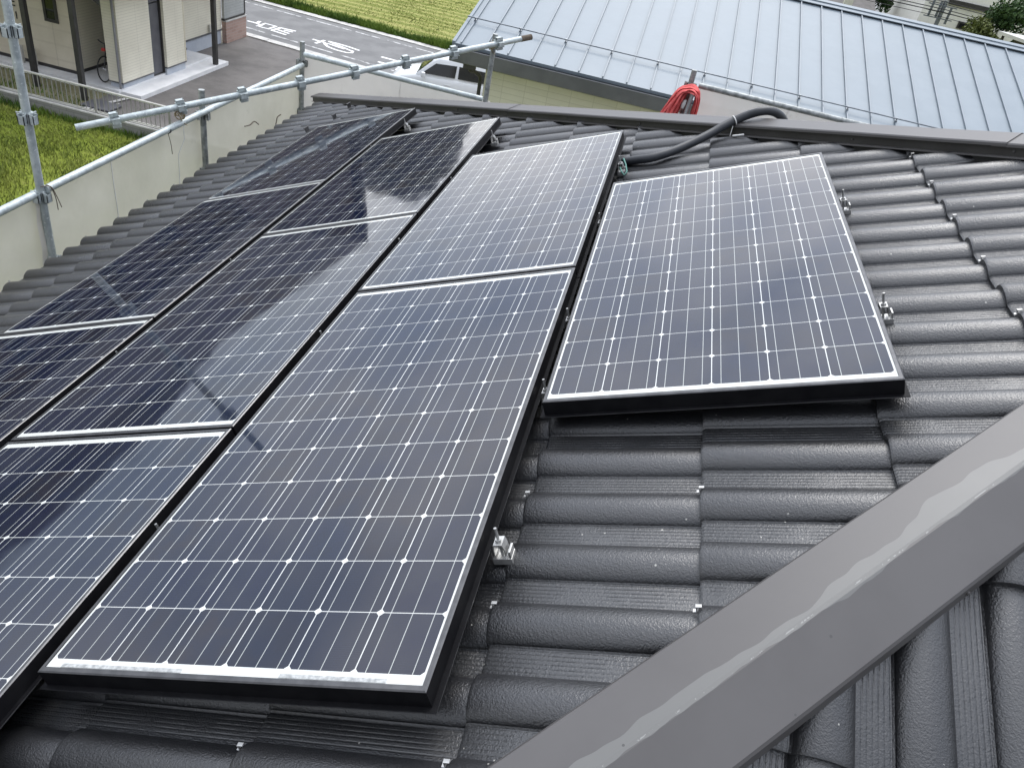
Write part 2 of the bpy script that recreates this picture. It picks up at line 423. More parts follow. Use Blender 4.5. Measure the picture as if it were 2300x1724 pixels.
def mat_grass(name, dk, md, lt, dry, stripes=False):
    t = NT(name); v = t.coord(); x, y, z = t.sep(v)
    a = t.noise(0.55, 6, 0.65, v); b = t.noise(7, 5, 0.7, v); d = t.noise(42, 3, 0.6, v)
    c = t.mix(t.ramp(a, 0.3, 0.7), md, lt); c = t.mix(t.math('MULTIPLY', t.ramp(b, 0.5, 0.72), 0.75), c, dk)
    c = t.mix(t.math('MULTIPLY', t.ramp(d, 0.5, 0.75), 0.6), c, tuple(q * 0.55 for q in dk))
    c = t.mix(t.math('MULTIPLY', t.ramp(t.noise(1.1, 5, 0.7, v), 0.56, 0.74), 0.75), c, dry)
    if stripes:   # rows left by mowing
        wv = t.new('ShaderNodeTexWave'); wv.inputs['Scale'].default_value = 0.42; wv.inputs['Distortion'].default_value = 5; wv.inputs['Detail'].default_value = 4; wv.inputs['Detail Scale'].default_value = 1.4
        t.l.new(t.coord(scale=(0.32, 1, 1)), wv.inputs['Vector']); wv.bands_direction = 'Y'
        c = t.mix(t.math('MULTIPLY', t.ramp(wv.outputs['Fac'], 0.4, 0.85), 0.65), c, (0.38, 0.36, 0.13))
    t.base(c); t.rough(0.9); t.spec(0.15); t.bump(t.math('ADD', b, d), 0.7, 0.06)
    return t.m
M['field'] = mat_grass('mown_green_field', (0.105, 0.135, 0.030), (0.175, 0.205, 0.042), (0.235, 0.255, 0.066), (0.29, 0.25, 0.11), True)
M['meadow'] = mat_grass('rough_bright_grass', (0.095, 0.13, 0.019), (0.17, 0.22, 0.027), (0.225, 0.265, 0.042), (0.26, 0.23, 0.09))
M['drygrass'] = mat_grass('dry_weedy_ground', (0.12, 0.13, 0.06), (0.20, 0.19, 0.10), (0.26, 0.24, 0.15), (0.36, 0.34, 0.25))
M['blade'] = simple('grass_blades', (0.12, 0.155, 0.030), (0.25, 0.275, 0.065), rough=0.7, scale=1.4, spec=0.2)
M['weedblade'] = simple('weed_blades', (0.05, 0.10, 0.018), (0.13, 0.20, 0.03), rough=0.7, scale=1.0, spec=0.2)
M['ground'] = simple('bare_earth', (0.16, 0.15, 0.12), (0.24, 0.23, 0.19), rough=0.95, scale=0.4)
def mat_seam():
    t = NT('pale_blue_steel_roofing'); v = t.coord(); n1 = t.noise(1.3, 4, 0.5, v)
    c = t.mix(t.ramp(n1, 0.35, 0.65), (0.180, 0.217, 0.247), (0.206, 0.243, 0.273))
    c = t.mix(t.math('MULTIPLY', t.ramp(t.noise(2.5, 5, 0.7, t.coord(scale=(3, 0.4, 1))), 0.55, 0.8), 0.25), c, (0.150, 0.182, 0.21))
    t.base(c); t.metal(0.0); t.spec(0.3); t.rough(t.math('MULTIPLY_ADD', n1, 0.15, 0.42)); t.bump(t.noise(0.9, 2, 0.5, v), 0.05, 0.05)
    return t.m
M['seam'] = mat_seam()
M['seamside'] = simple('shaded_steel_rib', (0.155, 0.19, 0.215), (0.19, 0.22, 0.25), rough=0.5, scale=2)  # ribs coloured darker than the roof, for the shade on their sides
M['gutter'] = simple('dark_grey_gutter', (0.085, 0.088, 0.095), (0.115, 0.118, 0.125), rough=0.4, scale=2)
M['soffit'] = simple('grey_soffit', (0.20, 0.20, 0.21), (0.24, 0.24, 0.25), rough=0.6, scale=2)
M['bar'] = simple('steel_grey_bar', (0.14, 0.16, 0.18), (0.22, 0.24, 0.26), rough=0.4, metal=0.4, scale=10)
M['dark'] = simple('dark_brown_metal', (0.028, 0.026, 0.025), (0.042, 0.040, 0.038), rough=0.45, scale=6)
M['darkdoor'] = simple('charcoal_door', (0.085, 0.085, 0.095), (0.12, 0.12, 0.13), rough=0.5, scale=1.5)
M['brownclad'] = mat_siding('dark_brown_cladding', (0.075, 0.055, 0.045), (0.095, 0.072, 0.058), 0.15)
M['slate'] = simple('dark_slate_roof', (0.05, 0.045, 0.042), (0.08, 0.072, 0.068), rough=0.7, scale=3)
M['black'] = simple('black_plastic', (0.010, 0.010, 0.012), (0.018, 0.018, 0.02), rough=0.45, scale=20)
M['conduit'] = simple('black_conduit', (0.016, 0.019, 0.024), (0.028, 0.031, 0.036), rough=0.48, scale=8, stretch=(1, 1, 1))
M['glass'] = simple('dark_window_glass', (0.008, 0.009, 0.011), (0.014, 0.015, 0.018), rough=0.06, scale=2, spec=0.6)
M['bars'] = simple('grey_railing_bars', (0.24, 0.235, 0.22), (0.32, 0.31, 0.29), rough=0.5, metal=0.2, scale=4)
M['hill'] = simple('far_wooded_slope', (0.030, 0.030, 0.018), (0.055, 0.045, 0.030), rough=0.95, scale=0.05)
M['fence'] = simple('pale_aluminium_fence', (0.46, 0.45, 0.42), (0.55, 0.54, 0.50), rough=0.45, metal=0.2, scale=4)
M['carwhite'] = simple('white_car_paint', (0.74, 0.76, 0.78), (0.78, 0.80, 0.82), rough=0.22, scale=1)
M['rubber'] = simple('tyre_rubber', (0.015, 0.015, 0.016), (0.025, 0.025, 0.026), rough=0.8, scale=30)
M['chrome'] = simple('bright_steel', (0.55, 0.56, 0.57), (0.7, 0.7, 0.71), rough=0.22, metal=0.9, scale=10)
M['red'] = simple('red_plastic', (0.45, 0.03, 0.03), (0.55, 0.05, 0.04), rough=0.4, scale=10)
def mat_cloth():
    t = NT('faded_red_cloth'); v = t.coord()
    t.base(t.mix(t.ramp(t.noise(25, 4, 0.6, v), 0.3, 0.7), (0.58, 0.095, 0.095), (0.70, 0.16, 0.15))); t.rough(0.9); t.spec(0.15)
    t.bump(t.noise(300, 2, 0.5, v), 0.3, 0.002); return t.m
M['cloth'] = mat_cloth()
M['tie'] = simple('white_cable_tie', (0.62, 0.62, 0.60), (0.72, 0.72, 0.70), rough=0.4, scale=10)
M['green'] = simple('green_earth_wire', (0.03, 0.14, 0.115), (0.05, 0.20, 0.16), rough=0.5, scale=10)
M['offwhite'] = mat_siding('off_white_panel_wall', (0.74, 0.73, 0.66), (0.80, 0.79, 0.72), 3.1, 0.75)
M['bark'] = simple('bark', (0.09, 0.07, 0.05), (0.15, 0.12, 0.09), rough=0.9, scale=9, bump=0.5)
def mat_leaf(name, a, b):
    t = NT(name); oi = t.noise(3.1, 3, 0.6); t.base(t.mix(t.ramp(oi, 0.3, 0.7), a, b)); t.rough(0.65); t.spec(0.25); return t.m
M['leaf'] = mat_leaf('dark_green_leaves', (0.018, 0.045, 0.016), (0.06, 0.11, 0.03))
M['leaf2'] = mat_leaf('olive_leaves', (0.06, 0.08, 0.02), (0.13, 0.15, 0.045))
M['palegrey'] = simple('pale_grey_roof', (0.44, 0.44, 0.43), (0.52, 0.52, 0.50), rough=0.6, scale=1)
M['yellow'] = simple('yellow_paint', (0.55, 0.48, 0.10), (0.62, 0.55, 0.14), rough=0.5, scale=3)

# ------------------------------------------------------------------ frames of reference on the roof
TH = R(23.0); C_, S_ = math.cos(TH), math.sin(TH)
Z0 = 6.5
def frame(xa, ya, za, o):
    return Matrix(((xa[0], ya[0], za[0], o[0]), (xa[1], ya[1], za[1], o[1]), (xa[2], ya[2], za[2], o[2]), (0, 0, 0, 1)))
MR = frame((C_, 0, S_), (0, 1, 0), (-S_, 0, C_), (0, 0, Z0))            # panel side of the roof: s up the slope, y along the eaves
MN = frame((0, C_, S_), (-1, 0, 0), (0, -S_, C_), (0, -1.095, Z0))      # the side beyond the near hip
NC = -0.085                                                             # height of the tile crests below the panel glass
def P(s, y, n): return MR @ Vector((s, y, n))

# ------------------------------------------------------------------ ground, road, field (the setting)
def sheet(name, pts, z, mat, sub=None):
    mb = MB(); mb.add([(x, y, z) for x, y in pts], [tuple(range(len(pts)))])
    return mb.build(name, mat, kind='structure')
sheet('ground', [(-1500, -1500), (1500, -1500), (1500, 1500), (-1500, 1500)], -0.012, M['ground'])
sheet('meadow', [(-60, 2), (2, 2), (2, 16.42), (-60, 16.42)], -0.004, M['meadow'])
sheet('parking_lot', [(-13.35, 16.6), (4, 16.6), (4, 26.0), (-9.3, 26.95), (-13.9, 27.1), (-14.3, 23.6)], -0.004, M['lot'])
sheet('gravel_yard', [(-40, 16.6), (-13.35, 16.6), (-14.3, 23.6), (-14.3, 25), (-40, 25)], -0.005, M['drygrass'])
# the road runs a few degrees off the house; its edges are measured separately
def rd(x, y0, k): return (x, y0 + k * (x + 12.0))
NK, FK = -0.122, -0.090
road = [rd(-70, 27.18, NK), rd(34, 27.18, NK), rd(34, 31.85, FK), rd(-70, 31.85, FK)]
sheet('road', road, 0.002, M['asphalt'])
k1 = MB(); k2 = MB()
for kb, y0, kk, wd in ((k1, 26.83, NK, 0.35), (k2, 31.85, FK, 0.42)):
    x = -60.0
    while x < 30:
        a = rd(x, y0, kk); b = rd(x + 0.59, y0, kk)
        kb.prism([(a[0], a[1]), (b[0], b[1]), (b[0], b[1] + wd), (a[0], a[1] + wd)], -0.02, 0.03 + random.random() * 0.008)
        x += 0.6
k1.build('kerb', M['concrete'], kind='structure')
k2.build('kerb', M['concrete'], kind='structure')
sheet('field', [rd(-80, 32.27, FK), rd(60, 32.27, FK), (90, 75), (-120, 90)], 0.0, M['field'])
mb = MB()
def dashes(y0, kk, wid, gapr):
    x = -40.0
    while x < 20:
        L = 0.7 + random.random() * 1.3
        mb.stroke([rd(x, y0, kk), rd(x + L, y0, kk)], wid, 0.006)
        x += L + gapr + random.random() * 0.25
dashes(27.78, -0.150, 0.11, 0.18); dashes(31.36, -0.098, 0.11, 0.10)
mb.build('road_edge_line', M['worn'], kind='structure')
G1 = [[(-14.97, 29.05), (-14.76, 29.05), (-14.59, 29.03), (-14.35, 28.89)], [(-14.66, 29.38), (-14.62, 29.1)], [(-14.4, 28.67), (-14.37, 28.89), (-14.39, 29.3), (-13.92, 29.26), (-13.94, 28.66), (-14.38, 28.66)], [(-13.73, 29.2), (-13.14, 29.25)], [(-13.73, 28.86), (-13.15, 28.71)], [(-13.75, 28.57), (-13.15, 28.44)], [(-13.75, 28.6), (-13.71, 29.2)], [(-13.44, 28.99), (-13.15, 29.01)]]
G2 = [[(-12.16, 28.74), (-11.92, 28.69), (-11.7, 28.68), (-11.55, 28.46)], [(-11.81, 28.94), (-11.87, 28.31)], [(-11.62, 28.97), (-11.24, 28.96), (-10.78, 28.88), (-10.35, 28.76)], [(-11.56, 28.93), (-11.33, 28.81), (-10.89, 28.62), (-10.61, 28.47), (-10.46, 28.45), (-10.4, 28.19), (-10.55, 28.06), (-10.97, 28.08), (-11.33, 28.21), (-11.54, 28.42), (-11.56, 28.63), (-11.41, 28.63), (-11.07, 28.52), (-10.82, 28.47)]]
G3 = [[(-9.35, 28.63), (-8.4, 28.56)], [(-9.21, 27.89), (-8.3, 27.86)]]
for G, wd, nm in ((G1, 0.125, 'road_lettering'), (G2, 0.12, 'road_lettering'), (G3, 0.15, 'road_lettering')):
    mb = MB()
    for i, st in enumerate(G): mb.stroke(st, wd, 0.0065 + 0.0006 * i)
    mb.build(nm, M['white'], kind='structure')

# wooded slopes added far off left, unseen, shaped to mirror dark in the glass
def slopes():
    K = [(85, 1.5), (100, 2), (108, 2.6), (111.5, 3.9), (114, 5.6), (117.5, 5.8), (119.5, 3.4), (121, .9), (126, .8), (129, 2.2), (135, 5), (142, 6.6), (150, 7), (160, 6), (180, 5), (200, 3)]
    vs = []; n = 0; fs = []
    az = 85.0
    while az <= 200:
        for i in range(len(K) - 1):
            if K[i][0] <= az <= K[i + 1][0]:
                f_ = (az - K[i][0]) / (K[i + 1][0] - K[i][0]); el = K[i][1] + (K[i + 1][1] - K[i][1]) * f_
        el += .35 * pnoise((az * .9, 0, 0)) + .2 * pnoise((az * 3.1, 5, 0))
        c_, s_ = math.cos(R(az)), math.sin(R(az)); h = 6.3 + 170 * math.tan(R(el))
        for rr, hh in ((150, -.5), (160, h * .55), (170, h), (230, h * .9), (300, -.5)): vs.append((c_ * rr, 2 + s_ * rr, hh))
        n += 1; az += .6
    for i in range(n - 1):
        for j in range(4): fs.append((i * 5 + j, (i + 1) * 5 + j, (i + 1) * 5 + j + 1, i * 5 + j + 1))
    mb = MB(); mb.add(vs, fs, 0, True); mb.build('hills', M['hill'], kind='structure')
slopes()

# ------------------------------------------------------------------ the tiled house the panels stand on
house = empty('tiled_house', loc=(2.3, 1.6, 0), label='house roofed in glossy black wave tiles, carrying the solar panels', cat='house')
RH = 0.0275
A_ = [0, .015, .05, .10, .18, .28, .4, .5, .6, .72, .82, .90, .95, .985, 1]
PROF = [(a * 0.60, RH * math.sin(math.pi * a) ** 0.60) for a in A_] + [(0.625, 0.0), (0.80, 0.0), (0.965, 0.0), (0.985, 0.003)]
def tile_face(name, mat4, s0, sph, s1, ylo, yhi, mirror, planes, seed, **k):
    rnd = random.Random(seed)
    EX, LIFT = 0.373, 0.017
    vs = []; fs = []; tr = []; rp = []; MO = 0.0215 if mirror else 0.0
    j0 = math.floor((ylo - 0.149) / (2 * PITCH)); j1 = math.ceil((yhi - 0.149) / (2 * PITCH))
    k0 = math.ceil((s0 - sph) / EX - 1e-6); k1_ = math.floor((s1 - sph) / EX)
    for c in range(k0 - 1, k1_ + 1):
        a = sph + c * EX
        top = a + EX + 0.012
        a = max(a, s0)
        if top - a < 0.03: continue
        for j in range(j0, j1):
            ds = rnd.uniform(-.0035, .0035); dn = rnd.uniform(-.0012, .0012); rt = rnd.random(); tw = rnd.uniform(-.0015, .0015)
            b = len(vs); npt = 0
            for (s_, dz) in ((a + ds + 0.001, -0.019), (a + ds, -0.004), (a + ds + 0.007, 0.0), (top, 0.0)):
                for q in range(2):
                    for (t, h) in PROF:
                        y = 0.149 + MO + (j * 2 + q + t) * PITCH
                        lift = LIFT * (1 - (s_ - a) / EX) - LIFT / 2
                        n = NC - RH + h + lift + dz + dn + tw * (q - 0.5)
                        vs.append((s_, -y if mirror else y, n)); rp.append(t)
            npt = 2 * len(PROF)
            for r_ in range(3):
                for i in range(npt - 1):
                    f = (b + r_ * npt + i, b + r_ * npt + i + 1, b + (r_ + 1) * npt + i + 1, b + (r_ + 1) * npt + i)
                    fs.append(f); tr.append(rt)
    me = bpy.data.meshes.new(name); me.from_pydata(vs, [], fs)
    at = me.attributes.new('tilerand', 'FLOAT', 'FACE'); at.data.foreach_set('value', tr)
    at = me.attributes.new('rollpos', 'FLOAT', 'POINT'); at.data.foreach_set('value', rp)
    bm = bmesh.new(); bm.from_mesh(me)
    inv = mat4.inverted()
    for co, no in planes:
        bmesh.ops.bisect_plane(bm, geom=bm.verts[:] + bm.edges[:] + bm.faces[:], plane_co=inv @ Vector(co), plane_no=(inv.to_3x3() @ Vector(no)).normalized(), clear_outer=True, dist=1e-5)
    for f in bm.faces:
        f.smooth = True
        if f.normal.z < 0: f.normal_flip()
    for e in bm.edges:
        if len(e.link_faces) == 2 and e.calc_face_angle(0) > R(38): e.smooth = False
    bm.to_mesh(me); bm.free()
    me.materials.append(M['tile'])
    o = bpy.data.objects.new(name, me); COL.objects.link(o)
    o.parent = house; o.matrix_parent_inverse = parent_world(house).inverted(); o.matrix_basis = mat4
    tag(o, **k)
    return o
# hips in plan: near y = x - 1.095 ; far y = YF - 0.956 x ; the ridge runs on from where they meet
YF = 4.377
APX = (YF + 1.095) / 1.956; APY = APX - 1.095
SE = -2.53
near_p = ((0, -1.095, 6), (1, -1, 0))                 # keep what lies beyond the near hip
far_p = ((0, YF, 6), (0.956, 1, 0))
roof = tile_face('roof', MR, SE, 0.808 - 9 * 0.373, 3.05, -3.6, 7.0, False, [near_p, far_p], 1, label='roof face carrying the panels')
tile_face('roof', MN, -2.53, 1.162 - 10 * 0.373, 3.05, -8, 3.4, True, [((0, -1.095, 6), (-1, 1, 0)), ((APX, APY, 6), (0, 1, 0)), ((6.8, 0, 6), (1, 0, 0))], 2, label='roof face beyond the near hip')
TF = math.atan(math.tan(TH) / 0.956)
MF = frame((0, -math.cos(TF), math.sin(TF)), (1, 0, 0), (0, math.sin(TF), math.cos(TF)), (0, YF, Z0))
tile_face('roof', MF, -2.30, -2.30, 3.05, -3, 7, False, [((0, YF, 6), (-0.956, -1, 0)), ((0, APY, 6), (0, -1, 0)), ((6.8, 0, 6), (1, 0, 0))], 3)

def hip_cap(name, o, d, L0, L1, yleft, joints, stain, strip=False, **k):
    d = Vector(d).normalized(); yv = Vector(yleft).normalized(); yv = (yv - d * yv.dot(d)).normalized(); zv = d.cross(yv)
    if zv.z < 0: raise ValueError(name)
    m = frame(d, yv, zv, o)
    W_, SL, F = 0.0995, 0.2875, (0.013 if strip else 0.036)
    sec = [(W_ + .001, -W_ * SL - F), (W_, -W_ * SL - .004), (W_ - .004, -(W_ - .004) * SL), (0.004, -.0006), (-0.004, -.0006), (-W_ + .004, -(W_ - .004) * SL), (-W_, -W_ * SL - .004), (-W_ - .001, -W_ * SL - F)]
    mb = MB(); cuts = [L0] + joints + [L1]; rn = random.Random(5)
    for i in range(len(cuts) - 1):
        a, b = cuts[i], cuts[i + 1] + (0.05 if i < len(cuts) - 2 else 0)
        up = 0.0022 * (i % 2); nseg = max(2, int((b - a) / 0.3)); n = len(sec); vs = []
        for q in range(nseg + 1):
            x = a + (b - a) * q / nseg; wv = rn.uniform(-.0008, .0008)
            vs += [Vector((x, y * (1 + up * 6), z + up + wv)) for y, z in sec]
        fs = [(q * n + j, q * n + j + 1, (q + 1) * n + j + 1, (q + 1) * n + j) for q in range(nseg) for j in range(n - 1)]
        mb.add(vs, fs)
        # turned-down end
        mb.add([Vector((a, y * (1 + up * 6), z + up)) for y, z in sec], [tuple(range(n))])
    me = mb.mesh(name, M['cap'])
    bm = bmesh.new(); bm.from_mesh(me); bmesh.ops.recalc_face_normals(bm, faces=bm.faces); bm.to_mesh(me); bm.free()
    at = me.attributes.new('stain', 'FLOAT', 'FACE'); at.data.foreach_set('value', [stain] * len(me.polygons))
    ob = bpy.data.objects.new(name, me); COL.objects.link(ob); ob.parent = house
    ob.matrix_parent_inverse = parent_world(house).inverted(); ob.matrix_basis = m
    tag(ob, **k)
    bd = MB(); bd.prism([(W_ - .02, -.04), (W_ - .02, -.14), (-W_ + .02, -.14), (-W_ + .02, -.04)], L0 + .03, L1, mat=m @ Matrix(((0, 0, 1, 0), (1, 0, 0, 0), (0, 1, 0, 0), (0, 0, 0, 1))))
    bd.build('ridge_board', M['black'], ob)  # hidden black board, put in to block light under the cap
    x = L0 + 0.25
    fz = -W_ * SL - (.026 if strip else .02); fy = W_ - (.012 if strip else .001)
    while x < L1:
        for sd_ in (1, -1):
            sc_ = MB(); sc_.tube([m @ Vector((x, sd_ * (fy - .002), fz)), m @ Vector((x, sd_ * (fy + .005), fz))], 0.0042, 8); sc_.build('screw', M['cap'], ob)
        x += 0.62
    if strip:          # dark-coloured strip for the shaded flange, with a turned-out metal lip below it
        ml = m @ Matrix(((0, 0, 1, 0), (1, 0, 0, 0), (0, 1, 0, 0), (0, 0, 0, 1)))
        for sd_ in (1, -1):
            fb = MB(); fb.prism([(sd_ * (W_ - .012), -W_ * SL - .005), (sd_ * (W_ - .012), -W_ * SL - .046), (sd_ * (W_ - .02), -W_ * SL - .046), (sd_ * (W_ - .02), -W_ * SL - .005)], L0 + .02, L1, mat=ml); fb.build('shaded_flange', M['dark'], ob)
            lb = MB(); lb.prism([(sd_ * (W_ + .004), -W_ * SL - .050), (sd_ * (W_ + .003), -W_ * SL - .045), (sd_ * (W_ - .0115), -W_ * SL - .043), (sd_ * (W_ - .0115), -W_ * SL - .048)], L0 + .02, L1, mat=ml); lb.build('lip', M['cap'], ob)
    return ob
KN = Vector((1.128, 0.033, Z0 + 0.435)); DN = Vector((1, 1, 0.4245))
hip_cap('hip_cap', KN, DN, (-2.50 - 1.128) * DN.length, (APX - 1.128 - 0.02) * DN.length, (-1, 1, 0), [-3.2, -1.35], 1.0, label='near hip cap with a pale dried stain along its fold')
KF = P(-0.1, 4.45, -0.04); DF = Vector((1, -0.956, 0.4245))
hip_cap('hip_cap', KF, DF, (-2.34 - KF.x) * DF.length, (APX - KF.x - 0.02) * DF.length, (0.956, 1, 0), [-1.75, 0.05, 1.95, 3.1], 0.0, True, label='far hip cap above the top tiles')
rz = KN.z + 0.4245 * (APX - 1.128)
hip_cap('ridge_cap', (APX, APY, rz), (1, 0, 0), 0.0, 3.9, (0, 1, 0), [1.8], 0.0)
# eaves, gutter and walls
mb = MB()
ex = (MR @ Vector((SE, 0, NC - 0.03))).x; ez = (MR @ Vector((SE, 0, NC - 0.03))).z
mb.box((ex + 0.03, -3.25, ez - 0.20), (ex + 0.055, 6.4, ez - 0.035)); mb.build('fascia', M['dark'], house)
mb = MB()
mb.add([(ex - .09, -3.3, ez - .06), (ex - .09, 6.45, ez - .06), (ex - .08, 6.45, ez - .13), (ex - .08, -3.3, ez - .13), (ex + .02, 6.45, ez - .15), (ex + .02, -3.3, ez - .15), (ex + .028, 6.45, ez - .07), (ex + .028, -3.3, ez - .07)], [(0, 1, 2, 3), (3, 2, 4, 5), (5, 4, 6, 7)])
mb.build('gutter', M['gutter'], house, recalc=False)
mb = MB(); mb.box((-1.75, -2.75, 0), (6.3, 5.7, 5.05)); mb.build('wall', M['greysiding'], house)
mb = MB(); mb.box((-2.25, -3.25, 5.05), (6.7, 6.35, 5.10)); mb.build('soffit', M['soffit'], house)
# little steel hooks that hold the tile ends
hk = MB()
hk.box((-.004, -.0042, -.001), (.007, .0042, .0012)); hk.box((-.0062, -.0045, -.014), (-.004, .0045, .0012)); hk.box((-.013, -.0045, -.015), (-.0045, .0045, -.0135))
hm = hk.mesh('tile_hook', M['zinc'])
def hook(s_, y, mm, dz=0.0):
    wp = mm @ Vector((s_, y, NC))
    if mm is MR and (wp.y < wp.x - 1.095 + .17 or wp.y > YF - .956 * wp.x - .17): return
    if mm is MN and wp.y > wp.x - 1.095 - .17: return
    o = bpy.data.objects.new('tile_hook', hm); COL.objects.link(o); o.parent = roof
    o.matrix_parent_inverse = parent_world(roof).inverted()
    o.matrix_basis = mm @ Matrix.Translation((s_, y, NC + 0.0075 + dz)) @ Matrix.Scale(.8, 4)
EX = 0.373
for c, ks in ((0, range(-2, 3)), (1, range(-1, 4)), (2, range(0, 5)), (3, range(2, 8)), (4, range(3, 8)), (-1, range(-3, 1)), (-2, range(-4, -2))):
    for k_ in ks: hook(0.808 + c * EX, 0.2215 + 2 * PITCH * k_, MR, 0.0)
for k_ in range(6, 21): hook(SE, 0.2215 + 2 * PITCH * k_, MR, 0.0)
for s_, k_ in ((1.162, 4), (1.162, 3), (1.162 - EX, 4)):
    hook(s_, -(0.243 + 2 * PITCH * k_), MN, 0.0)
# black snow guards near the far end of the eaves
sg = MB()
sg.box((-.012, -.045, .0), (.012, .045, .006)); sg.box((-.010, -.045, .0), (-.004, .045, .055)); sg.box((-.03, -.010, .0), (.05, .010, .006)); sg.tube([(-.007, -.06, .05), (-.007, .06, .05)], .007, 8)
sgm = sg.mesh('snow_guard', M['black'])
for s_, y in ((-1.829, 5.343), (-1.866, 5.737), (-1.93, 5.02)):
    o = bpy.data.objects.new('snow_guard', sgm); COL.objects.link(o); o.parent = roof; o.matrix_parent_inverse = parent_world(roof).inverted()
    o.matrix_basis = MR @ Matrix.Translation((s_, y, NC + .004)) @ Matrix.Scale(.68, 4)

# ------------------------------------------------------------------ solar panels
FX0, FX1, FY0, FY1 = -0.0135, 0.7755, -0.031, 1.555
def panel_proto():
    root = empty('solar_panel', mat=MR)
    pr = [(-1, -.004), (-1, .0014), (-.0025, .0014), (0, -.0008), (0, -.0365), (.010, -.0365), (.010, -.039), (-.03, -.039), (-.03, -.0365), (-.003, -.0365), (-.003, -.004)]
    mb = MB(); n = len(pr)
    def cs(o):
        ox, oy = (-.0095, -.0115) if o == -1 else (o, o)
        return [(FX0 - ox, FY0 - oy), (FX1 + ox, FY0 - oy), (FX1 + ox, FY1 + oy), (FX0 - ox, FY1 + oy)]
    vs = [(x, y, z) for o, z in pr for x, y in cs(o)]
    mb.v = vs
    for i in range(n):
        i2 = (i + 1) % n
        for k_ in range(4):
            mb.f.append((i * 4 + k_, i * 4 + (k_ + 1) % 4, i2 * 4 + (k_ + 1) % 4, i2 * 4 + k_)); mb.m.append(1 if i in (1, 2, 5) else 0); mb.sm.append(False)
    fr = mb.build('frame', [M['frame'], M['lip']], root, local=True)
    mb = MB(); mb.box((FX0 + .0045, FY0 + .0045, -.006), (FX1 - .0045, FY1 - .0045, -.0006))
    mb.build('cell_sheet', M['cells'], root, local=True)
    mb = MB(); mb.box((FX0 + .3, FY0 + .15, -.030), (FX0 + .45, FY0 + .27, -.0065)); mb.build('junction_box', M['black'], root, local=True)
    return root
RP, PP = 0.8256, 1.5946
PL = [(1, 0, 'row nearest the eaves, nearest panel of that row, cut by the photo edge'), (1, 1, 'middle panel of the row along the eaves'), (1, 2, 'farthest panel of the row along the eaves, beside the black snow guards'),
      (2, 0, 'second row from the eaves, nearest panel, running off the lower left corner'), (2, 1, 'second row from the eaves, middle panel mirroring a dark house'), (2, 2, 'second row from the eaves, farthest panel'),
      (3, 0, 'large nearest panel in the third row, its full short edge facing the viewer'), (3, 1, 'far panel of the third row, beside the black conduit end'), (4, 0, 'single panel set alone highest up the roof')]
ROFF = {1: -0.0234, 2: -0.8102, 3: 0.0, 4: 0.8045}
LBL = {(1, 0): 'nearest dark solar panel of the eaves row, at the left photo edge', (1, 1): 'middle solar panel of the row along the eaves, reflecting scaffold poles',
       (1, 2): 'far end solar panel of the eaves row, closest to the black snow guards', (2, 0): 'nearest solar panel of the second row, running out of the lower left corner',
       (2, 1): 'middle solar panel of the second row, reflecting a dark house and sky', (2, 2): 'far solar panel of the second row from the eaves',
       (3, 0): 'large foreground solar panel with its whole short edge and black frame showing', (3, 1): 'pale solar panel whose far corner meets the black conduit',
       (4, 0): 'solar panel standing alone highest up the slope, right of the others'}
proto = panel_proto()
for i, (r_, j, _) in enumerate(PL):
    o = proto if i == 0 else copy_tree(proto)
    o.matrix_world = MR @ Matrix.Translation(((r_ - 3) * RP, ROFF[r_] + j * PP, random.uniform(-.0015, .0015)))
    tag(o, LBL[(r_, j)], 'solar panel', 'solar panels on the black tiled roof')
    if (r_, j) == (3, 0):
        for x0, x1 in ((.03, .30), (.50, .70)):
            mb = MB(); mb.quad((x0, -.0175, .0002), (x1, -.0175, .0002), (x1, -.0095, .0002), (x0, -.0095, .0002)); mb.build('edge_label', M['label'], o, local=True)

# clamps that hold the panels
def clamp_proto():
    root = empty('mounting_clamp', mat=MR)
    mb = MB()
    mb.box((-.03, -.021, -.083), (.024, .021, -.066), bev=.0015); mb.box((.017, -.019, -.066), (.023, .019, -.048), bev=.001)
    mb.build('base', M['zinc'], root, local=True)
    # bent cap: an arch with open ends
    mb = MB(); pts = []
    for k_ in range(9):
        a = math.pi * k_ / 8; pts.append((-.006 + .017 * -math.cos(a), -.058 + (.030 if 0 < k_ < 8 else 0) * min(1, math.sin(a) * 1.6)))
    n = len(pts); vs = [(x, -.019, z) for x, z in pts] + [(x, .019, z) for x, z in pts] + [(x * .82 - .001, -.019, z - .003) for x, z in pts] + [(x * .82 - .001, .019, z - .003) for x, z in pts]
    fs = []
    for k_ in range(n - 1):
        fs += [(k_, k_ + 1, n + k_ + 1, n + k_), (2 * n + k_, 3 * n + k_, 3 * n + k_ + 1, 2 * n + k_ + 1), (k_, 2 * n + k_, 2 * n + k_ + 1, k_ + 1), (n + k_, n + k_ + 1, 3 * n + k_ + 1, 3 * n + k_)]
    mb.add(vs, fs); mb.build('cap', M['zinc'], root, local=True)
    mb = MB(); mb.tube([(-.006, 0, -.07), (-.006, 0, .008)], .0042, 10); mb.tube([(-.006, 0, -.03), (-.006, 0, -.0225)], .0095, 6, smooth=False)
    mb.build('bolt', M['zinc'], root, local=True)
    return root
cp = clamp_proto()
E1 = FX1 + .034; GAP = (FX1 + FX0 + RP) / 2 + .006
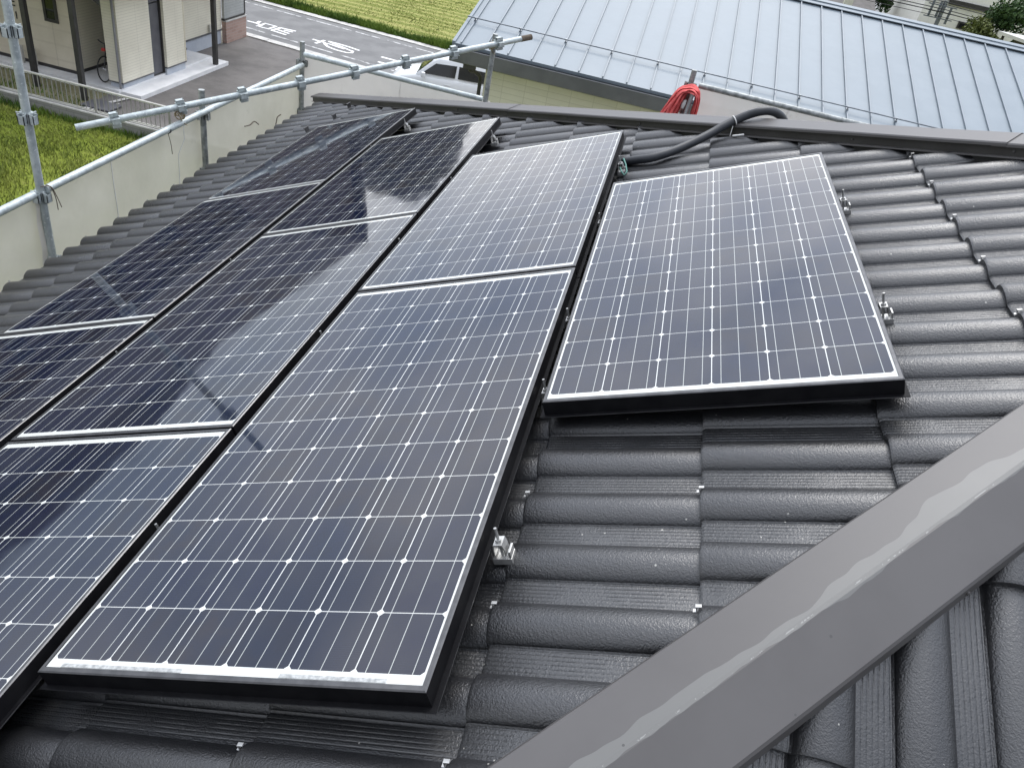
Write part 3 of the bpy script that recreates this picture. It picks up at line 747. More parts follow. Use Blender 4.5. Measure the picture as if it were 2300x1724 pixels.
CL = [(E1 + RP, 1.165 + .0, 'silver clamp right of the topmost panel, the nearer one'), (E1 + RP, 1.93, 'silver clamp right of the topmost panel, the farther one'),
      (E1, 0.33, 'large silver clamp at the right edge of the foreground panel'), (E1, 2.72, 'silver clamp at the far panel corner with a green wire beside it'),
      (E1 - RP, 3.62, 'silver clamp at the far right edge of the second row'), (E1 - 2 * RP, 4.40, 'silver clamp at the far right edge of the eaves row'),
      (GAP, 2.02, 'bolt in the gap left of the topmost panel, the farther'), (GAP, 1.255, 'bolt in the gap left of the topmost panel, the middle one'), (GAP, 0.87, 'bolt at the near left corner of the topmost panel'),
      (GAP - RP, 0.36, 'bolt in the gap left of the foreground panel'), (GAP - RP, 1.27, 'bolt in the gap beside the joint of the third row panels'), (GAP - RP, 2.04, 'bolt in the gap left of the pale panel, the nearer one'), (GAP - RP, 2.80, 'bolt in the gap left of the pale panel, the farther one'),
      (GAP - 2 * RP, 1.27, 'bolt in the first gap from the eaves, the nearest'), (GAP - 2 * RP, 2.07, 'bolt in the first gap from the eaves, the middle one'), (GAP - 2 * RP, 3.78, 'bolt in the first gap from the eaves, the farthest')]
for i, (s_, y, lb) in enumerate(CL):
    o = cp if i == 0 else copy_tree(cp)
    yy = y
    o.matrix_world = MR @ Matrix.Translation((s_ - (.006 if i < 6 else 0), yy + .01, -.008)) @ Matrix.Diagonal((.75, .72, .92, 1))
    tag(o, lb, 'clamp', 'clamps holding the solar panels')
mb = MB(); pts = [P(.80, 2.79, -.045), P(.815, 2.74, -.02), P(.826, 2.70, -.035), P(.832, 2.66, -.055), P(.822, 2.63, -.06), P(.808, 2.66, -.05), P(.80, 2.70, -.045)]
mb.tube(pts, .0035, 8); g = mb.build('earth_wire', M['green']); tag(g, 'green wire looped round the clamp at the conduit end', 'wire')

# black conduit over the far hip
def smooth_path(pts, n=6):
    pts = [Vector(p) for p in pts]; out = []
    for i in range(len(pts) - 1):
        p0 = pts[max(i - 1, 0)]; p1 = pts[i]; p2 = pts[i + 1]; p3 = pts[min(i + 2, len(pts) - 1)]
        for k_ in range(n):
            t = k_ / n
            out.append(0.5 * ((2 * p1) + (p2 - p0) * t + (2 * p0 - 5 * p1 + 4 * p2 - p3) * t * t + (3 * p1 - 3 * p2 + p3 - p0) * t ** 3))
    out.append(pts[-1]); return out
cpts = [P(.765, 2.86, -.066), P(.85, 2.845, -.064), P(.93, 2.838, -.063), P(1.026, 2.89, -.062), P(1.11, 2.955, -.056), P(1.19, 3.02, -.046), P(1.245, 3.06, -.034), P(1.297, 3.09, -.024), P(1.36, 3.105, -.012), P(1.41, 3.105, -.006), P(1.45, 3.118, -.012), P(1.485, 3.145, -.034), P(1.515, 3.20, -.08), P(1.54, 3.32, -.17), P(1.55, 3.6, -.34)]
con = empty('conduit', loc=P(.775, 2.86, -.066), label='thick black cable conduit lying on the tiles and over the far hip', cat='conduit')
mb = MB(); pp = smooth_path(cpts, 10)
mb.tube(pp, .0195, 16)
mb.build('tube', M['conduit'], con)
mb = MB(); c = P(1.297, 3.09, -.024); d = (cpts[8] - cpts[6]).normalized(); q = d.orthogonal().normalized(); u = d.cross(q)
mb.tube([c + (q * math.cos(t) + u * math.sin(t)) * .0215 for t in [k_ * 2 * math.pi / 20 for k_ in range(21)]], .0028, 6, cap=False)
mb.tube([c - Vector((0, .02, .02)), c + Vector((.0, -.035, -.07)), c + Vector((.03, -.03, -.09))], .002, 6)
mb.build('cable_tie', M['tie'], con)
mb = MB(); mb.tube([P(1.285, 3.03, -.076), P(1.335, 3.015, -.074)], .004, 8)
mb.build('tie_anchor', M['tie'], con)

# ------------------------------------------------------------------ scaffold
PR = 0.0243
def pocket(mb, m, up=1):
    """wedge pocket coupler: four little channel brackets round the tube"""
    mb.tube([m @ Vector((0, 0, -.034)), m @ Vector((0, 0, .034))], PR + .004, 14)
    for k_ in range(4):
        r_ = m @ Matrix.Rotation(k_ * math.pi / 2, 4, 'Z')
        mb.box((PR, -.020, -.030), (PR + .006, .020, .030), r_)
        mb.box((PR, -.020, -.030), (PR + .030, -.016, .028), r_); mb.box((PR, .016, -.030), (PR + .030, .020, .028), r_)
        mb.box((PR + .026, -.020, -.030), (PR + .030, .020, .020), r_)
def post(x, y, z0, z1, zp, label, lean=(0, 0), mat='galvdark', both=True):
    t = empty('scaffold_post', loc=(x, y, z0), label=label, cat='scaffold post', group='scaffold posts along the roof edge')
    top = Vector((x + lean[0], y + lean[1], z1)); bot = Vector((x, y, z0))
    mb = MB(); mb.pipe([bot, bot.lerp(top, .5), top], PR); mb.build('tube', M[mat], t)
    for z in zp:
        f_ = (z - z0) / (z1 - z0); mb = MB(); pocket(mb, Matrix.Translation(bot.lerp(top, f_))); mb.build('pocket_coupler', M[mat], t)
    return t
PX = -2.63
p1 = post(PX, 3.11, 0.0, 7.35, [5.61 - .475, 5.585, 6.065, 6.54, 7.01], 'tall scaffold post rising out of the photo at the upper left', lean=(.0, .05), mat='galv')
post(PX, 4.99, 0.0, 5.80, [5.60, 5.125], 'short scaffold post left of the tiles below the crossing of two pipes')
post(PX, 6.83, 0.0, 5.84, [5.64, 5.165], 'scaffold post at the far left corner where three pipes meet')
post(-0.722, 6.74, 0.0, 6.34, [5.30], 'scaffold post before the pale tiled wall, tied to the long pipe')
post(1.135, 6.72, 0.0, 6.44, [6.30, 6.02], 'scaffold post with a red cloth hung over it', lean=(-.03, .0))
def rail(pts, label, mat='galv', collars=()):
    t = empty('scaffold_pipe', loc=pts[0], label=label, cat='scaffold pipe', group='scaffold pipes round the roof')
    mb = MB(); mb.pipe(pts, PR); mb.build('tube', M[mat], t)
    for c in collars:
        a = Vector(pts[0]).lerp(Vector(pts[-1]), c); d = (Vector(pts[-1]) - Vector(pts[0])).normalized()
        mb = MB(); mb.tube([a - d * .006, a + d * .006], PR + .002, 16); mb.build('clip_band', M['rubber'], t)
    return t
RX = -2.605
rail([(RX, -1.5, 5.62), (RX, 2.0, 5.62), (RX, 3.06, 5.628)], 'scaffold pipe leaving the photo at the left edge below the tall post')
rail([(RX, 3.16, 5.628), (RX, 4.9, 5.636), (RX, 6.78, 5.632)], 'straight scaffold pipe along the eaves from the tall post to the corner post', collars=(.36, .69))
rail([(PX + .04, 6.79, 5.735), (-1.5, 6.77, 5.735), (-0.76, 6.77, 5.735)], 'scaffold pipe sloping down right from the corner post to the far hip')
rail([(1.18, 6.74, 6.318), (2.2, 6.74, 6.316), (3.6, 6.74, 6.314)], 'scaffold pipe before the pale blue roof, right of the red cloth', mat='galvdark')
# a spare post used as a long slanting rail, lashed to the others
LA = Vector((-3.1, 4.112, 5.625)); LB = Vector((-0.426, 6.92, 6.348))
t = empty('scaffold_pipe', loc=LA, label='long slanting pipe with square pockets lashed across the other scaffolding', cat='scaffold pipe', group='scaffold pipes round the roof')
mb = MB(); mb.pipe([LA, LA.lerp(LB, .5), LB], PR); mb.build('tube', M['galv'], t)
d = (LB - LA).normalized(); LQ = d.to_track_quat('Z', 'Y').to_matrix().to_4x4()
LL = (LB - LA).length
for k_ in range(8):
    s_ = .27 + .475 * k_
    if s_ > LL - .25: break
    mb = MB(); pocket(mb, Matrix.Translation(LA + d * s_) @ LQ); mb.build('pocket_coupler', M['galv'], t)
mb = MB(); mb.tube([LB - d * .11, LB + d * .004], PR + .0015, 16); mb.build('end_sleeve', M['bark'], t)
def lashing(c, r_, label):
    rn = random.Random(int(c[0] * 100)); mb = MB(); c = Vector(c)
    for k_ in range(5):
        ax = Vector((rn.uniform(-1, 1), rn.uniform(-1, 1), rn.uniform(-1, 1))).normalized(); q = ax.orthogonal().normalized(); u = ax.cross(q)
        mb.tube([c + (q * math.cos(t_) + u * math.sin(t_)) * r_ + Vector((rn.uniform(-.003, .003), 0, rn.uniform(-.003, .003))) for t_ in [i * 2 * math.pi / 14 for i in range(15)]], .0032, 6)
    mb.tube([c + Vector((0, 0, -.02)), c + Vector((.02, .01, -.06)), c + Vector((.045, .02, -.075))], .003, 6)
    mb.tube([c + Vector((0, 0, .02)), c + Vector((.03, -.02, .045)), c + Vector((.035, -.03, .03))], .003, 6)
    tag(mb.build('wire_lashing', M['rust']), label, 'wire')
cr = LA + d * ((RX - LA.x) / d.x)
lashing((RX, cr.y, (cr.z + 5.64) / 2), .036, 'rusty twisted wire lashing where the long pipe crosses the eaves pipe')
lashing((-.735, 6.70, 6.245), .038, 'rusty twisted wire lashing at the post before the pale tiled wall')
mb = MB(); c = Vector((PX + .03, 3.12, 5.66))
mb.tube(smooth_path([c, c + Vector((.02, .05, -.01)), c + Vector((.03, .07, -.08)), c + Vector((.03, .075, -.17))], 4), .0028, 6)
mb.tube(smooth_path([c + Vector((.0, .04, .0)), c + Vector((.025, .06, -.02)), c + Vector((.04, .075, -.09)), c + Vector((.045, .09, -.155))], 4), .0028, 6)
tag(mb.build('tie_string', M['bark']), 'loose dark string hanging from the tall post beside the beige sheet', 'string')
mb = MB(); c = Vector((PX + .02, 4.47, 5.60)); mb.tube(smooth_path([c, c + Vector((.01, .01, -.08)), c + Vector((.012, .015, -.16))], 4), .0025, 6)
tag(mb.build('tie_string', M['bark']), 'thin dark string hanging straight down in front of the beige sheet', 'string')

# mesh sheets hung on the scaffold
def netting(name, a, b, ztop, zbot, out, mat, label, seed, seams=()):
    a = Vector(a); b = Vector(b); L = (b - a).length; nx = max(8, int(L / .09)); nz = 30; mb = MB(); vs = []
    o = Vector(out).normalized(); fs = []
    for i in range(nx + 1):
        u = i / nx; p = a.lerp(b, u)
        for j in range(nz + 1):
            v_ = j / nz; z = ztop + (zbot - ztop) * v_ ** 1.25
            sag = .010 * abs(math.sin(u * L / .45 * math.pi)) * (1 - v_) ** 3
            wv = .040 * pnoise((p.x * 1.1 + seed, p.y * 1.1, z * 1.0)) + .020 * pnoise((p.x * 3 + seed, p.y * 3 + z * 2.6, z * 2.2)) * min(1, v_ * 6)
            vs.append(Vector((p.x, p.y, z - sag)) + o * wv)
    for i in range(nx):
        for j in range(nz):
            q = i * (nz + 1) + j; fs.append((q, q + nz + 1, q + nz + 2, q + 1))
    mb.add(vs, fs, 0, True)
    ob = mb.build(name, mat, recalc=False, label=label, cat='safety net')
    for s_ in seams:      # sewn seam lines
        sb = MB(); i = int(s_[0] * nx); q = []
        for j in range(nz + 1):
            q.append(vs[min(nx, max(0, int(i + s_[1] * j))) * (nz + 1) + j] + o * .003)
        sb.tube(q, .003, 5); sb.build('sewn_seam', M['concretew'], ob)
    return ob
netting('safety_net', (PX - .05, -3.0, 0), (PX - .05, 6.86, 0), 5.615, 1.0, (1, 0, 0), M['net'], 'beige mesh sheet hung from the eaves pipe along the left of the roof', 1.0, ((.57, -.35), (.70, 0.0), (.80, -.4)))
netting('safety_net', (PX, 6.86, 0), (-0.70, 6.86, 0), 5.715, 1.5, (0, 1, 0), M['netgrey'], 'pale grey mesh sheet below the far pipe, left of the pale tiled wall', 4.0, ((.55, .0),))
netting('safety_net', (1.20, 6.80, 0), (4.0, 6.80, 0), 6.295, 2.0, (0, 1, 0), M['netgrey'], 'pale grey mesh sheet right of the red cloth, behind the conduit', 9.0, ((.3, 0), (.6, 0)))

# pale hems where the sheets are laced to the posts, and dark scuffs
nets = [o for o in bpy.data.objects if o.name.startswith('safety_net') and o.parent is None]
for y in (3.02, 4.92, 6.76):
    mb = MB(); mb.add([(PX - .012 + .006 * math.sin(i * 2.1), y + .10 - .05 * i / 10 + s_ * .022, 5.60 - .09 * i) for i in range(11) for s_ in (-1, 1)], [(2 * i, 2 * i + 1, 2 * i + 3, 2 * i + 2) for i in range(10)])
    o = mb.build('hem', M['netgrey'], nets[0], recalc=False)
for pts in ([(5.68, 5.315), (5.78, 5.30), (5.86, 5.31), (5.94, 5.26)], [(6.27, 5.14), (6.30, 5.19), (6.32, 5.228), (6.39, 5.235)]):
    mb = MB(); mb.tube(smooth_path([(PX - .012, y, z) for y, z in pts], 3), .005, 5); mb.build('scuff', M['bark'], nets[0])
# red cloth
def cloth():
    """a rag hung in folds over the tubes: one closed sheet bundle, wide on the left leg"""
    path = smooth_path([(.955, 6.64, 5.88), (.985, 6.645, 6.02), (1.015, 6.65, 6.15), (1.045, 6.65, 6.25), (1.095, 6.65, 6.292), (1.150, 6.65, 6.292), (1.190, 6.65, 6.255), (1.203, 6.65, 6.17), (1.205, 6.65, 6.05), (1.210, 6.65, 5.90)], 7)
    N = 40; vs = []; n = len(path)
    for i, c in enumerate(path):
        k_ = i / (n - 1); d = (path[min(i + 1, n - 1)] - path[max(i - 1, 0)]).normalized(); yv = Vector((0, 1, 0)); nv = d.cross(yv).normalized()
        leg = max(0, 1 - k_ * 2.4); wd = .026 + .042 * leg ** .8 - .004 * k_; dp = .085 + .02 * leg
        for j in range(N):
            a = 2 * math.pi * j / N
            fold = .78 +   .46 * abs(math.sin(4.5 * a + 1.9 * pnoise((k_ * 3, 2, 0)) + 1.2 * k_)) + .30 * pnoise((math.cos(a) * 2.6, math.sin(a) * 2.6, k_ * 5)) + .16 * pnoise((math.cos(a) * 7, math.sin(a) * 7, k_ * 14))
            ca, sa = math.cos(a), math.sin(a)
            vs.append(c + nv * (ca * wd * fold) + yv * (sa * dp * fold) + Vector((0, 0, .010 * pnoise((ca * 3, sa * 3, k_ * 9)))))
    fs = [(i * N + j, i * N + (j + 1) % N, (i + 1) * N + (j + 1) % N, (i + 1) * N + j) for i in range(n - 1) for j in range(N)] + [tuple(range(N)), tuple(range((n - 1) * N, n * N))]
    mb = MB(); mb.add(vs, fs, 0, False)
    # loose flap falling open on the left
    W2 = 18; H2 = 16; fv = []
    for i in range(H2 + 1):
        t_ = i / H2; c = Vector((1.05, 6.60, 6.26)).lerp(Vector((.935, 6.56, 5.88)), t_)
        for j in range(W2 + 1):
            u = j / W2 - .5; sp = .12 + .14 * t_
            fv.append(c + Vector((u * sp * .8 + .012 * pnoise((j * .45, i * .18, 3)), u * sp * .5 + .014 * math.sin(j * 1.3 + i * .15), .012 * pnoise((j * .5, i * .3, 8)))))
    fq = [(i * (W2 + 1) + j, (i + 1) * (W2 + 1) + j, (i + 1) * (W2 + 1) + j + 1, i * (W2 + 1) + j + 1) for i in range(H2) for j in range(W2)]
    off = Vector((.003, -.003, 0)); nf = len(fv)
    mb.add(fv + [v_ + off for v_ in fv], fq + [tuple(nf + x for x in reversed(f)) for f in fq], 0, False)
    mb.build('cloth', M['cloth'], recalc=False, label='faded red cloth draped over the scaffold post behind the hip', cat='cloth')
cloth()
mb = MB(); mb.tube([(1.145, 6.585, 6.29), (1.13, 6.60, 6.05), (1.13, 6.60, 5.8)], PR * .75, 12)
mb.box((1.108, 6.555, 5.98), (1.156, 6.60, 6.06)); mb.box((1.085, 6.565, 5.84), (1.165, 6.595, 6.0))
tag(mb.build('scaffold_bracket', M['galv']), 'grey bracket tube standing in front of the red cloth', 'scaffold bracket')

mb = MB(); mb.tube([(1.088, 6.60, 6.13), (1.092, 6.60, 6.17), (1.10, 6.60, 6.205)], .02, 10, radii=[.014, .021, .012]); tag(mb.build('pipe_cap', M['tie']), 'small white plastic cap tucked under the red cloth', 'cap')

# ------------------------------------------------------------------ neighbour with the pale blue seamed roof
nb = empty('seamed_roof_house', loc=(4, 17.5, 0), label='house with a pale blue standing seam roof and pale yellow tiled wall', cat='house')
SL = R(14.6); RK = -3.09; RE = 16.0; EY = 14.52; EZ = 4.385; RY = 20.05
def rz_(y): return EZ + (y - EY) * math.tan(SL)
mr = frame((1, 0, 0), (0, math.cos(SL), math.sin(SL)), (0, -math.sin(SL), math.cos(SL)), (RK, EY, EZ))
LEN = (RY - EY) / math.cos(SL)
mb = MB(); mb.box((0, 0, -.05), (RE - RK, LEN, 0), mr)
roofb = mb.build('roof', M['seam'], nb)
mb = MB(); x = 0.0; i = 0
SEAM = 0.4607
xs = []
x = (-2.026 - RK) - SEAM * 2
while x < RE - RK:
    if x > .05: xs.append(x)
    x += SEAM
for x in xs:
    mb.box((x - .011, 0.004, .0), (x + .011, LEN, .036), mr)
mb.build('standing_seam', M['seamside'], roofb)
mb = MB(); mb.box((-.03, 0, -.06), (.03, LEN, .03), mr); mb.box((-.03, -.012, -.07), (RE - RK, .012, .004), mr)
mb.build('edge_trim', M['seam'], roofb)
mb = MB(); mb.box((-.03, LEN - .24, .036), (RE - RK, LEN + .02, .052), mr); mb.box((-.03, LEN - .10, .052), (RE - RK, LEN + .03, .075), mr); mb.box((-.03, LEN + .02, -.25), (RE - RK, LEN + .04, .052), mr)
mb.build('ridge_cap', M['seam'], roofb)
GU = (15.45 - EY) / math.cos(SL)
mb = MB(); mb.tube([mr @ Vector((-.02, GU, .088)), mr @ Vector((8, GU, .088)), mr @ Vector((RE - RK, GU, .088))], .013, 8); bar = mb.build('snow_guard_bar', M['bar'], nb)
mb = MB()
for k_, x in enumerate(xs):
    if abs(((x - (-2.026 - RK)) / SEAM) % 2) < .1 or abs(((x - (-2.026 - RK)) / SEAM) % 2 - 2) < .1:
        mb.box((x - .022, GU - .03, .022), (x + .022, GU + .03, .055), mr, bev=.004); mb.tube([mr @ Vector((x, GU, .05)), mr @ Vector((x, GU, .10))], .011, 8); mb.box((x - .016, GU - .02, .078), (x + .016, GU + .02, .104), mr, bev=.004)
mb.build('bracket', M['bar'], bar)
mb = MB(); gy = EY - .012
sec = [(gy, EZ - .055), (gy - .115, EZ - .05), (gy - .125, EZ - .06), (gy - .118, EZ - .30), (gy - .10, EZ - .315), (gy + .02, EZ - .315), (gy + .02, EZ - .055)]
n = len(sec)
mb.add([(RK - .02, y, z) for y, z in sec] + [(RE, y, z) for y, z in sec], [(i, (i + 1) % n, n + (i + 1) % n, n + i) for i in range(n) if i != 0] + [tuple(range(n)), tuple(range(n, 2 * n))])
mb.add([(RK - .02, gy - .002, EZ - .075), (RE, gy - .002, EZ - .075), (RE, gy - .112, EZ - .075), (RK - .02, gy - .112, EZ - .075)], [(0, 1, 2, 3)])
gt = mb.build('gutter', M['gutter'], nb)
mb = MB(); mb.box((RK - .02, EY + .02, EZ - .315), (RE, 14.98, EZ - .28)); mb.box((RK - .03, EY + .02, EZ - .28), (RK, RY, EZ - .06)); mb.build('soffit', M['soffit'], nb)
mb = MB(); mb.box((-2.50, 15.0, 0), (15.5, 19.9, EZ - .282))
mb.add([(-2.5, 15.02, EZ - .29), (-2.5, 19.88, EZ - .29), (-2.5, 19.88, rz_(19.88) - .06), (-2.5, 15.02, rz_(15.02) - .06)], [(0, 1, 2, 3)])
mb.build('wall', M['tilewall'], nb)
mb = MB(); mb.tube(smooth_path([(-2.72, 14.46, EZ - .29), (-2.70, 14.52, EZ - .42), (-2.64, 14.75, EZ - .50), (-2.575, 14.93, EZ - .62), (-2.57, 14.95, EZ - .80)], 5) + [Vector((-2.57, 14.95, 2.2)), Vector((-2.57, 14.95, 0))], .038, 12)
mb.box((-2.83, 14.42, EZ - .40), (-2.60, 14.56, EZ - .30), bev=.01)
mb.build('downpipe', M['dark'], nb)

# ------------------------------------------------------------------ apartment house on the left
ap = empty('apartment_house', loc=(-17, 21, 0), label='two storey apartment house in cream lap siding with dark posts', cat='apartment house')
def part(name, mat, boxes, parent=ap, bev=0.0, **k):
    mb = MB()
    for lo, hi in boxes: mb.box(lo, hi, bev=bev)
    return mb.build(name, mat, parent, **k)
part('floor_slab', M['concretew'], [((-40, 18.62, -.1), (-13.30, 23.45, .15)), ((-13.30, 18.74, -.1), (-12.72, 23.45, .11))])
f1 = part('screen_wall', M['cream'], [((-13.72, 18.86, .30), (-13.30, 20.30, 2.75))]); f2 = part('screen_wall', M['cream'], [((-13.72, 20.86, .33), (-13.22, 21.86, 2.75))])
part('wall_base', M['foundation'], [((-13.70, 18.89, .10), (-13.325, 20.32, .285)), ((-13.70, 20.86, .10), (-13.245, 21.83, .315)), ((-14.4, 21.9, 0), (-14.13, 25.53, .44))])
part('base_trim', M['gutter'], [((-13.73, 18.85, .27), (-13.29, 20.31, .302)), ((-13.73, 20.85, .30), (-13.21, 21.87, .335)), ((-14.4, 21.9, .425), (-14.09, 25.55, .475))])
part('corner_trim', M['creamplain'], [((-13.26, 21.82, .33), (-13.21, 21.87, 2.7))])
mb = MB(); mb.tube([(-13.36, 18.81, 2.75), (-13.36, 18.81, 1.5), (-13.36, 18.81, .12)], .033, 10); mb.build('downpipe', M['soffit'], ap)
dr = part('door', M['darkdoor'], [((-13.50, 20.305, .20), (-13.36, 20.855, 2.10)), ((-13.50, 20.305, 2.13), (-13.36, 20.855, 2.75))])
part('door_jamb', M['dark'], [((-13.37, 20.82, .18), (-13.30, 20.858, 2.75)), ((-13.52, 20.31, .10), (-13.36, 20.85, .195))], dr)
part('wall', M['creamplain'], [((-40, 19.07, .22), (-14.86, 24.5, 2.75))])
part('wall', M['cream'], [((-14.862, 19.12, .22), (-14.84, 24.5, 2.75)), ((-14.4, 21.87, .46), (-14.11, 25.56, 2.75))])
part('base_trim', M['dark'], [((-40, 19.05, .15), (-14.835, 19.075, .235)), ((-14.86, 19.075, .15), (-14.832, 24.5, .235))])
wn = part('window', M['dark'], [((-15.60, 19.035, 1.40), (-15.52, 19.068, 2.32)), ((-15.27, 19.035, 1.40), (-15.19, 19.068, 2.32)), ((-15.52, 19.035, 1.40), (-15.27, 19.068, 1.48)), ((-15.52, 19.035, 2.24), (-15.27, 19.068, 2.32))])
part('pane', M['glass'], [((-15.52, 19.05, 1.48), (-15.27, 19.06, 2.24))], wn)
# stairs in the recess
mb = MB()
for k_ in range(12):
    mb.box((-14.80, 19.75 + .25 * k_, 2.62 - .2 * k_ - .05), (-13.75, 20.05 + .25 * k_, 2.62 - .2 * k_))
mb.prism([(19.3, 2.72), (19.3, 2.30), (21.9, .30), (22.6, .30), (22.6, .5)], -13.76, -13.72, mat=Matrix(((0, 0, 1, 0), (1, 0, 0, 0), (0, 1, 0, 0), (0, 0, 0, 1))))
mb.prism([(-14.82, 2.75), (-14.25, 2.22), (-13.74, 1.90), (-13.74, 2.75)], 19.22, 19.27, mat=Matrix(((1, 0, 0, 0), (0, 0, 1, 0), (0, 1, 0, 0), (0, 0, 0, 1))))
mb.build('stairs', M['darkdoor'], ap)
for x, y, z0_ in ((-12.83, 22.86, .11), (-13.75, 17.80, 0), (-15.21, 17.90, 0), (-17.3, 17.9, 0), (-20, 17.9, 0)):
    mb = MB(); mb.box((x - .065, y - .065, z0_), (x + .065, y + .065, 2.75), bev=.008); mb.build('post', M['dark'], ap)
part('upper_storey', M['brownclad'], [((-40, 18.9, 2.98), (-13.30, 26.4, 6.0))])
part('upper_floor', M['dark'], [((-40, 17.72, 2.75), (-12.72, 26.4, 2.975))])
part('balcony_rail', M['brownclad'], [((-40, 17.72, 2.98), (-12.74, 17.80, 4.1)), ((-12.80, 17.81, 2.98), (-12.74, 23.2, 4.1))])
for x in (-16.2, -19, -22, -25):
    f_ = part('window', M['dark'], [((x - .45, 18.86, 3.3), (x + .45, 18.898, 5.2))]); part('pane', M['glass'], [((x - .38, 18.85, 3.4), (x + .38, 18.857, 5.1))], f_)
mb = MB(); e0, e1, f0, f1_ = -40.5, -13.0, 18.2, 27.1; fm = (f0 + f1_) / 2
for zo in (0,):
    mb.add([(e0, f0, 5.9), (e1, f0, 5.9), (e1, f1_, 5.9), (e0, f1_, 5.9), (e0, fm, 8.7), (e1, fm, 8.7), (e0, f0, 6.1), (e1, f0, 6.1), (e1, f1_, 6.1), (e0, f1_, 6.1), (e0, fm, 8.9), (e1, fm, 8.9)],
           [(0, 4, 5, 1), (4, 3, 2, 5), (6, 7, 11, 10), (11, 8, 9, 10), (0, 1, 7, 6), (2, 3, 9, 8), (1, 5, 11, 7), (5, 2, 8, 11), (0, 6, 10, 4), (4, 10, 9, 3)])
mb.build('roof', M['slate'], ap)
mb = MB(); mb.prism([(18.95, 6.0), (26.35, 6.0), (22.65, 8.6)], -39.8, -13.32, mat=Matrix(((0, 0, 1, 0), (1, 0, 0, 0), (0, 1, 0, 0), (0, 0, 0, 1)))); mb.build('gable', M['brownclad'], ap)
# letters fixed to the wall
for ch, x, z, sz in (('F', -16.615, 1.46, .27), ('I', -16.50, 1.26, .20)):
    cu = bpy.data.curves.new('letter', 'FONT'); cu.body = ch; cu.size = sz * 1.35; cu.extrude = .006
    ob = bpy.data.objects.new('letter', cu); COL.objects.link(ob)
    me = bpy.data.meshes.new_from_object(ob); bpy.data.objects.remove(ob)
    me.materials.clear(); me.materials.append(M['dark'])
    lo = bpy.data.objects.new('wall_letter', me); COL.objects.link(lo)
    lo.parent = ap; lo.matrix_parent_inverse = parent_world(ap).inverted()
    lo.matrix_basis = Matrix.Translation((x, 19.058, z)) @ Matrix.Rotation(R(90), 4, 'X')
mt = part('meter_box', M['fence'], [((-14.105, 24.68, .52), (-14.02, 24.82, .74))], bev=.012)
# standing taps
for x, lb in ((-16.39, 'standing water tap behind the tall scaffold post, the left one'), (-16.0, 'standing water tap right beside the left dark post')):
    mb = MB(); mb.box((x - .045, 18.86, .0), (x + .045, 18.95, .62), bev=.008); mb.tube([(x, 18.88, .55), (x, 18.78, .55), (x, 18.76, .49)], .014, 8); mb.tube([(x - .04, 18.81, .60), (x + .04, 18.81, .60)], .011, 8)
    tag(mb.build('water_tap', M['concrete']), lb, 'water tap', 'standing water taps')
# brick wall and grey screen
bw = MB(); bw.box((-14.13, 25.62, 0), (-13.97, 27.02, .70)); o = bw.build('brick_wall', M['brick'], label='low pinkish brick wall at the corner of the car park and the road', cat='wall')
mb = MB(); mb.box((-14.15, 25.6, .70), (-13.95, 27.04, .735)); mb.build('coping', M['concrete'], o)
gs = MB(); gs.box((-14.10, 25.60, .80), (-14.02, 26.98, 2.4)); o = gs.build('privacy_screen', M['greysiding'], label='grey lap board screen standing on the pinkish brick wall', cat='screen')
mb = MB(); mb.box((-14.12, 25.58, .737), (-14.0, 27.0, .80)); mb.box((-14.12, 26.98, .80), (-14.0, 27.03, 2.4)); mb.build('screen_frame', M['dark'], o)
# bicycle under the stairs
def bicycle():
    b = empty('bicycle', loc=(-13.98, 19.35, .15), label='black bicycle parked under the stairs beside the cream wall', cat='bicycle')
    m = Matrix.Translation((-14.06, 20.13, .15)) @ Matrix.Rotation(R(-85), 4, 'Z') @ Matrix.Rotation(R(4), 4, 'X')
    V = lambda x, y, z: m @ Vector((x, y, z))
    for x in (0.0, 1.05):
        mb = MB(); mb.tube([V(x + .33 * math.cos(a), 0, .33 + .33 * math.sin(a)) for a in [k_ * 2 * math.pi / 28 for k_ in range(29)]], .018, 8, cap=False); wh = mb.build('wheel', M['rubber'], b)
        mb = MB(); mb.tube([V(x, -.05, .33), V(x, .05, .33)], .02, 8)
        for k_ in range(14):
            a = k_ * 2 * math.pi / 14; mb.tube([V(x, 0, .33), V(x + .32 * math.cos(a), 0, .33 + .32 * math.sin(a))], .0015, 4, cap=False)
        mb.build('spokes', M['chrome'], wh)
    mb = MB()
    for q in ([(0, 0, .33), (.32, 0, .62), (.42, 0, .30)], [(.42, 0, .30), (.88, 0, .72)], [(.36, 0, .72), (.86, 0, .78)], [(.42, 0, .30), (.33, 0, .80)], [(0, 0, .33), (.42, 0, .30)], [(1.05, 0, .33), (.88, 0, .72), (.84, 0, .95)]):
        mb.tube([V(*p) for p in q], .016, 8)
    mb.build('frame', M['black'], b)
    mb = MB(); mb.tube(smooth_path([V(.70, -.23, .98), V(.80, -.19, 1.02), V(.86, -.05, .97), V(.86, .05, .97), V(.80, .19, 1.02), V(.70, .23, .98)], 4), .014, 8); mb.build('handlebar', M['black'], b)
    mb = MB(); mb.box((.18, -.07, .80), (.44, .07, .86), m, bev=.025); mb.build('saddle', M['black'], b)
    mb = MB(); mb.box((.90, -.05, .78), (.97, .05, .86), m, bev=.015); mb.build('front_reflector', M['red'], b)
    mb = MB(); mb.tube(smooth_path([V(-.38, 0, .30), V(-.34, 0, .52), V(-.2, 0, .67), V(0, 0, .71), V(.2, 0, .67)], 4), .022, 6); mb.build('mudguard', M['black'], b)
    mb = MB(); mb.tube([V(.05, .06, .32), V(-.08, .12, .02)], .009, 6); mb.tube([V(.05, -.06, .32), V(-.08, -.12, .02)], .009, 6); mb.build('stand', M['chrome'], b)
bicycle()
